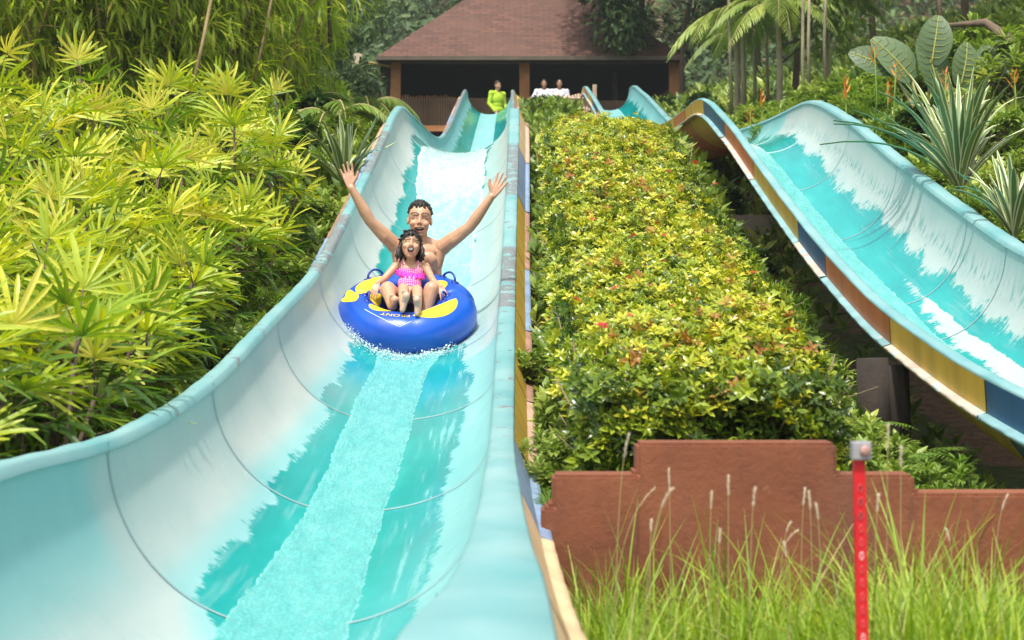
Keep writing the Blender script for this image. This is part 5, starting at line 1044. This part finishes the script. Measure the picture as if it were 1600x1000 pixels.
    for j, q in enumerate(np.linspace(0, 1, 5)):
        xx = -.075+.19*a; zz = .30-.03*a-.012*np.sin(a*np.pi)-.038*q; yy = .07-.066*np.sqrt(np.clip(1-((xx-.02)/.098)**2, .02, 1))-.006-.014*q+.005*q*np.sin(a*42)
        n1.append(np.stack([xx, yy, zz], -1))
    o = mk('frill', np.concatenate(n1), grid_faces(5, 60), mag, root); sm = o.modifiers.new('t', 'SOLIDIFY'); sm.thickness = .003
man(); girl()

# ------------------------------------------------------------------ the ring they ride
def ring():
    root = thing('inflatable_ring', 'blue inflatable ring with yellow flames carrying the man and the girl', 'inflatable ring', TC); root.rotation_euler = (R_(25.5), 0, 0)
    R0, r0 = .325, .15
    def pt(th, ph, g=0.):
        notch = 1-.10*np.exp(-((np.angle(np.exp(1j*(th-R_(8)))))/.09)**2)-.09*np.exp(-((np.angle(np.exp(1j*(th-R_(172)))))/.08)**2)-.03*np.exp(-((np.angle(np.exp(1j*(th+R_(80)))))/.12)**2)
        wr_ = 1+.006*np.sin(th*22)*np.exp(-((ph-.0)/.5)**2)+.005*np.sin(th*31)*np.exp(-((ph-3.1)/.6)**2)
        r = r0*notch*wr_+g; return np.stack([(R0+r*np.cos(ph))*np.cos(th), (R0+r*np.cos(ph))*np.sin(th), r*np.sin(ph)], -1)
    vin = NT('blue_vinyl'); n = vin.noise(3, vin.obj(), 3); c = vin.ramp(n, [(.3, (.005, .055, .36)), (.7, (.008, .10, .54))]); vin.bump(vin.noise(14, vin.obj(), 3), .12, .02); vm = vin.fin(c, .25, .55)
    ym = simple('yellow_print', (.85, .62, .03), .3, .08, 5, .05); wm = simple('white_print', (.75, .78, .8), .4, .05)
    th = np.linspace(0, 2*np.pi, 220, endpoint=False); ph = np.linspace(0, 2*np.pi, 56, endpoint=False); A, B = np.meshgrid(th, ph, indexing='ij'); V = pt(A, B); V = np.concatenate([V, V[:1]]); 
    mk('tube', V.reshape(-1, 3), grid_faces(221, 56, True), vm, root)
    g = Geo()
    for f in (0.0, .02): g.tube(np.concatenate([pt(th, np.full_like(th, f-.3+.02*np.sin(th*40)), .0015)]), .003, 5, .5, False)
    g.build('weld_seam', vm, root)
    def patch(name, fn, ths, phs, m, g=.002):
        a = np.linspace(R_(ths[0]), R_(ths[1]), 90); b = np.linspace(0, 1, 14); A, B = np.meshgrid(a, b, indexing='ij'); lo, hi = fn(np.linspace(0, 1, 90)); PH = np.radians(lo[:, None]+(hi-lo)[:, None]*B)
        return mk(name, pt(A, PH, g).reshape(-1, 3), grid_faces(90, 14), m, root)
    def taper(lo0, hi0, p=.6, e=1., dip=0): return lambda t: ((lo0+(hi0-lo0)*.5)-(hi0-lo0)*.5*np.clip(np.sin(np.pi*np.clip(t*e, 0, 1)), 0, 1)**p+dip*t, (lo0+(hi0-lo0)*.5)+(hi0-lo0)*.5*np.clip(np.sin(np.pi*np.clip(t*e, 0, 1)), 0, 1)**p+dip*t)
    patch('yellow_flame', taper(58, 108, .8), None or (-80, -14), None, ym); patch('yellow_flame', taper(88, 128, .7), (-146, -108), None, ym); patch('yellow_flame', taper(30, 78, .7, 1, 25), (164, 200), None, ym)
    patch('yellow_flame', taper(72, 118, .7), (118, 182), None, ym); patch('yellow_flame', taper(92, 150, .7), (20, 52), None, ym); patch('yellow_flame', taper(20, 46, .7), (112, 152), None, ym); patch('yellow_flame', taper(118, 165, .8), (150, 215), None, ym)
    # white chevron line
    g = Geo(); 
    for (a0, p0, a1, p1) in ((-137, 78, -93, 46), (-93, 46, -82, 62)):
        t = np.linspace(0, 1, 24); g.tube(pt(np.radians(a0+(a1-a0)*t), np.radians(p0+(p1-p0)*t-6*np.sin(np.pi*t)*(a0 < -100)*-1), .001), .0022, 5, .5)
    g.build('white_line', wm, root)
    # the word on the front, reading towards the riders
    cu = bpy.data.curves.new('front_text', 'FONT'); cu.body = 'FRONT'; cu.size = 1; cu.align_x = 'CENTER'; cu.align_y = 'CENTER'; to = bpy.data.objects.new('lettering', cu); COL.objects.link(to)
    bpy.context.view_layer.update(); me = bpy.data.meshes.new_from_object(to.evaluated_get(bpy.context.evaluated_depsgraph_get())); bpy.data.objects.remove(to)
    bm = bmesh.new(); bm.from_mesh(me); bmesh.ops.subdivide_edges(bm, edges=bm.edges, cuts=2); bmesh.ops.triangulate(bm, faces=bm.faces)
    for v in bm.verts:
        x, y = v.co.x, v.co.y; th_ = R_(-99)-x*.058/.33; ph_ = R_(82)-y*.040/.15; v.co = Vector(pt(np.array(th_), np.array(ph_), .0025))
    bm.to_mesh(me); me.materials.append(ym); o = bpy.data.objects.new('lettering', me); COL.objects.link(o); o.parent = root
    # handles
    hm = simple('handle_webbing', (.01, .04, .3), .4)
    for a, pp in ((128, 70), (42, 70), (-168, 112), (-12, 112)):
        g = Geo(); t = np.linspace(0, 1, 12); c = pt(R_(a)+(t-.5)*.34, np.radians(pp)+0*t, .0)+0*t[:, None]; nrm = pt(R_(a)+(t-.5)*.34, np.radians(pp)+0*t, .05)-pt(R_(a)+(t-.5)*.34, np.radians(pp)+0*t, 0.); c = c+nrm*(np.sin(np.pi*t)**.6*.95)[:, None]
        g.tube(c, .008, 8); g.build('handle', hm, root)
        for q in (-.17, .17): g = Geo(); c0 = pt(np.array(R_(a)+q), np.array(np.radians(pp)), .001); n_ = pt(np.array(R_(a)+q), np.array(np.radians(pp)), .01)-c0; n_ /= np.linalg.norm(n_); g.tube([c0-n_*.004, c0+n_*.004], .026, 16); g.build('handle_patch', hm, root)
ring()
# splash at the front of the ring
def splash():
    g = Geo(); n = 1500; t = rng.uniform(-1.3, 1.1, n); s0 = joinT([(np.array([[1, 0, 0], [0, 1, 0], [-1, 0, 0], [0, -1, 0], [0, 0, 1], [0, 0, -1.]]), np.array([[0, 1, 4], [1, 2, 4], [2, 3, 4], [3, 0, 4], [1, 0, 5], [2, 1, 5], [3, 2, 5], [0, 3, 5]]))])
    D = 13.42+.12*t*t-np.abs(rng.normal(0, .11, n)); x = -.88+.36*t+rng.normal(0, .04, n); xc_, a = (SL1['xl'](D)+SL1['xr'](D))/2, (SL1['xr'](D)-SL1['xl'](D))/2; xp = np.clip((x-xc_)/a, -.9, .9); z = floor1(D)+np.where(xp < 0, SL1['hl'](D), SL1['hr'](D))*(1-np.sqrt(1-xp**2))+.02+np.abs(rng.normal(0, .022, n))
    g.inst(s0, np.tile(np.eye(3), (n, 1, 1)), WA(x, D, z), np.exp(rng.normal(-6.2, .55, n))); m = simple('water_drops', (.75, .88, .88), .1, .1, 5, 0); tag(g.build('splash', m), 'white splash drops under the front of the blue ring', 'splash', kind='stuff')
splash()

# ------------------------------------------------------------------ people up at the pavilion
def stander(label, u, vhead, d, shirt, arms, face=0., hairc=True, pants=(.05, .06, .1), z=None):
    base = np.array(P(u, vhead, d)); H = 1.66; base[2] -= H; root = tag(bpy.data.objects.new('person', None), label, 'person'); COL.objects.link(root); root.location = base; root.rotation_euler = (0, 0, face)
    C = v3(0, -.02, 1.545); Rm = headframe(0, 0); p = head(C, Rm, .98, (.022, .004)); ch = v3(0, 0, 1.22)
    p += [ell((0, 0, .95), (.155, .105, .12)), ell((0, 0, 1.08), (.14, .095, .14)), ell(ch, (.17, .11, .17)), cap((-.1, 0, 1.36), .055, (.1, 0, 1.36), .055), cap((0, 0, 1.36), .052, (0, .0, 1.5), .05)]
    for i, s_ in enumerate((-1, 1)):
        sh = v3(s_*.185, 0, 1.35); e, w_ = arms[i]; p += [ell(sh, (.058, .058, .06)), cap(sh, .05, e, .038), cap(e, .038, w_, .026)]; dd = np.array(w_)-np.array(e); p += hand(w_, dd, (0, -1, .05), (-s_, 0, 0), .95, .25, .1)
        p += [cap((s_*.085, 0, .92), .09, (s_*.09, -.01, .5), .062), cap((s_*.09, -.01, .5), .058, (s_*.095, .02, .09), .038), cap((s_*.095, .03, .05), .038, (s_*.11, -.14, .035), .033)]
    fpn = face_paint(C, Rm, .98, (.022, .004), BASE*.85); ob, V, F, N = fuse('body', p, .011, M['skin'], root, 2, lambda V: fpn(V, np.tile(BASE*.85, (len(V), 1))))
    def cloth(nm, mask, off, m):
        fk = mask[F].all(1); idx = np.unique(F[fk]); mp = np.full(len(V), -1); mp[idx] = np.arange(len(idx)); mk(nm, (V+N*off)[idx], mp[F[fk]], m, root)
    near = lambda a, b, rr: np.linalg.norm((V-a)-np.clip((V-a)@(b-a)/((b-a)@(b-a)), 0, 1)[:, None]*(b-a), axis=1) < rr
    slv = np.zeros(len(V), bool); fore = np.zeros(len(V), bool)
    for i, s_ in enumerate((-1, 1)):
        sh = v3(s_*.185, 0, 1.35); e, w_ = np.array(arms[i][0]), np.array(arms[i][1]); slv |= near(sh, e if shirt[1] == 'long' else sh+(e-sh)*.62, .07); fore |= near(e, w_+(w_-e)*.6, .06)
        if shirt[1] == 'long': slv |= near(e, w_, .05)
    body = (V[:, 2] > .88) & (V[:, 2] < 1.425) & (np.abs(V[:, 0]) < .17) & (V[:, 1] > -.14) & ~fore
    cloth('shirt', (body & ~((V[:, 2] > 1.39) & (np.abs(V[:, 0]) < .05))) | slv, .014, simple('shirt_cloth', shirt[0], .8, .08)); cloth('trousers', (V[:, 2] < .93) & (V[:, 2] > .1) & (np.abs(V[:, 0]) < .19) & ~fore, .013, simple('trouser_cloth', pants, .8))
    if hairc: fuse('hair', hair_prims(C, Rm, .98, 90, int(u)), .011, M['hair'], root, 1)
rest = [((-.24, -.05, 1.10), (-.2, -.22, 1.0)), ((.24, -.05, 1.10), (.2, -.22, 1.0))]
stander('left of the two guests in white shirts, leaning on the fence', 850, 124, 52.3, ((.72, .72, .8), 'short'), [((-.30, -.04, 1.14), (-.30, -.24, 1.03)), ((.235, -.04, 1.1), (.14, -.22, 1.04))])
stander('right of the two guests in white shirts behind the fence', 874, 124, 52.3, ((.72, .72, .8), 'short'), rest, .05)
stander('attendant in a long neon-yellow shirt standing at the slide entrance', 777, 127, 51.2, ((.42, .62, .03), 'long'), [((-.24, .02, 1.1), (-.20, -.14, .92)), ((.24, .02, 1.1), (.20, -.14, .92))], R_(38), True, (.03, .03, .04))
print('objects', len(bpy.data.objects), 'polys', sum(len(m.polygons) for m in bpy.data.meshes))

hz = NT('air'); hz.t.nodes.remove(hz.p); pv = hz.n('ShaderNodeVolumePrincipled'); pv.inputs['Color'].default_value = (.82, .9, .9, 1); pv.inputs['Density'].default_value = .0008; pv.inputs['Anisotropy'].default_value = .2
hz.t.links.new(pv.outputs[0], hz.o.inputs['Volume']); g = Geo(); g.box((0, 103, 52), (215, 110, 56)); tag(g.build('haze', hz.m, None, False), 'thin humid haze in the air over the valley', 'haze', kind='stuff')
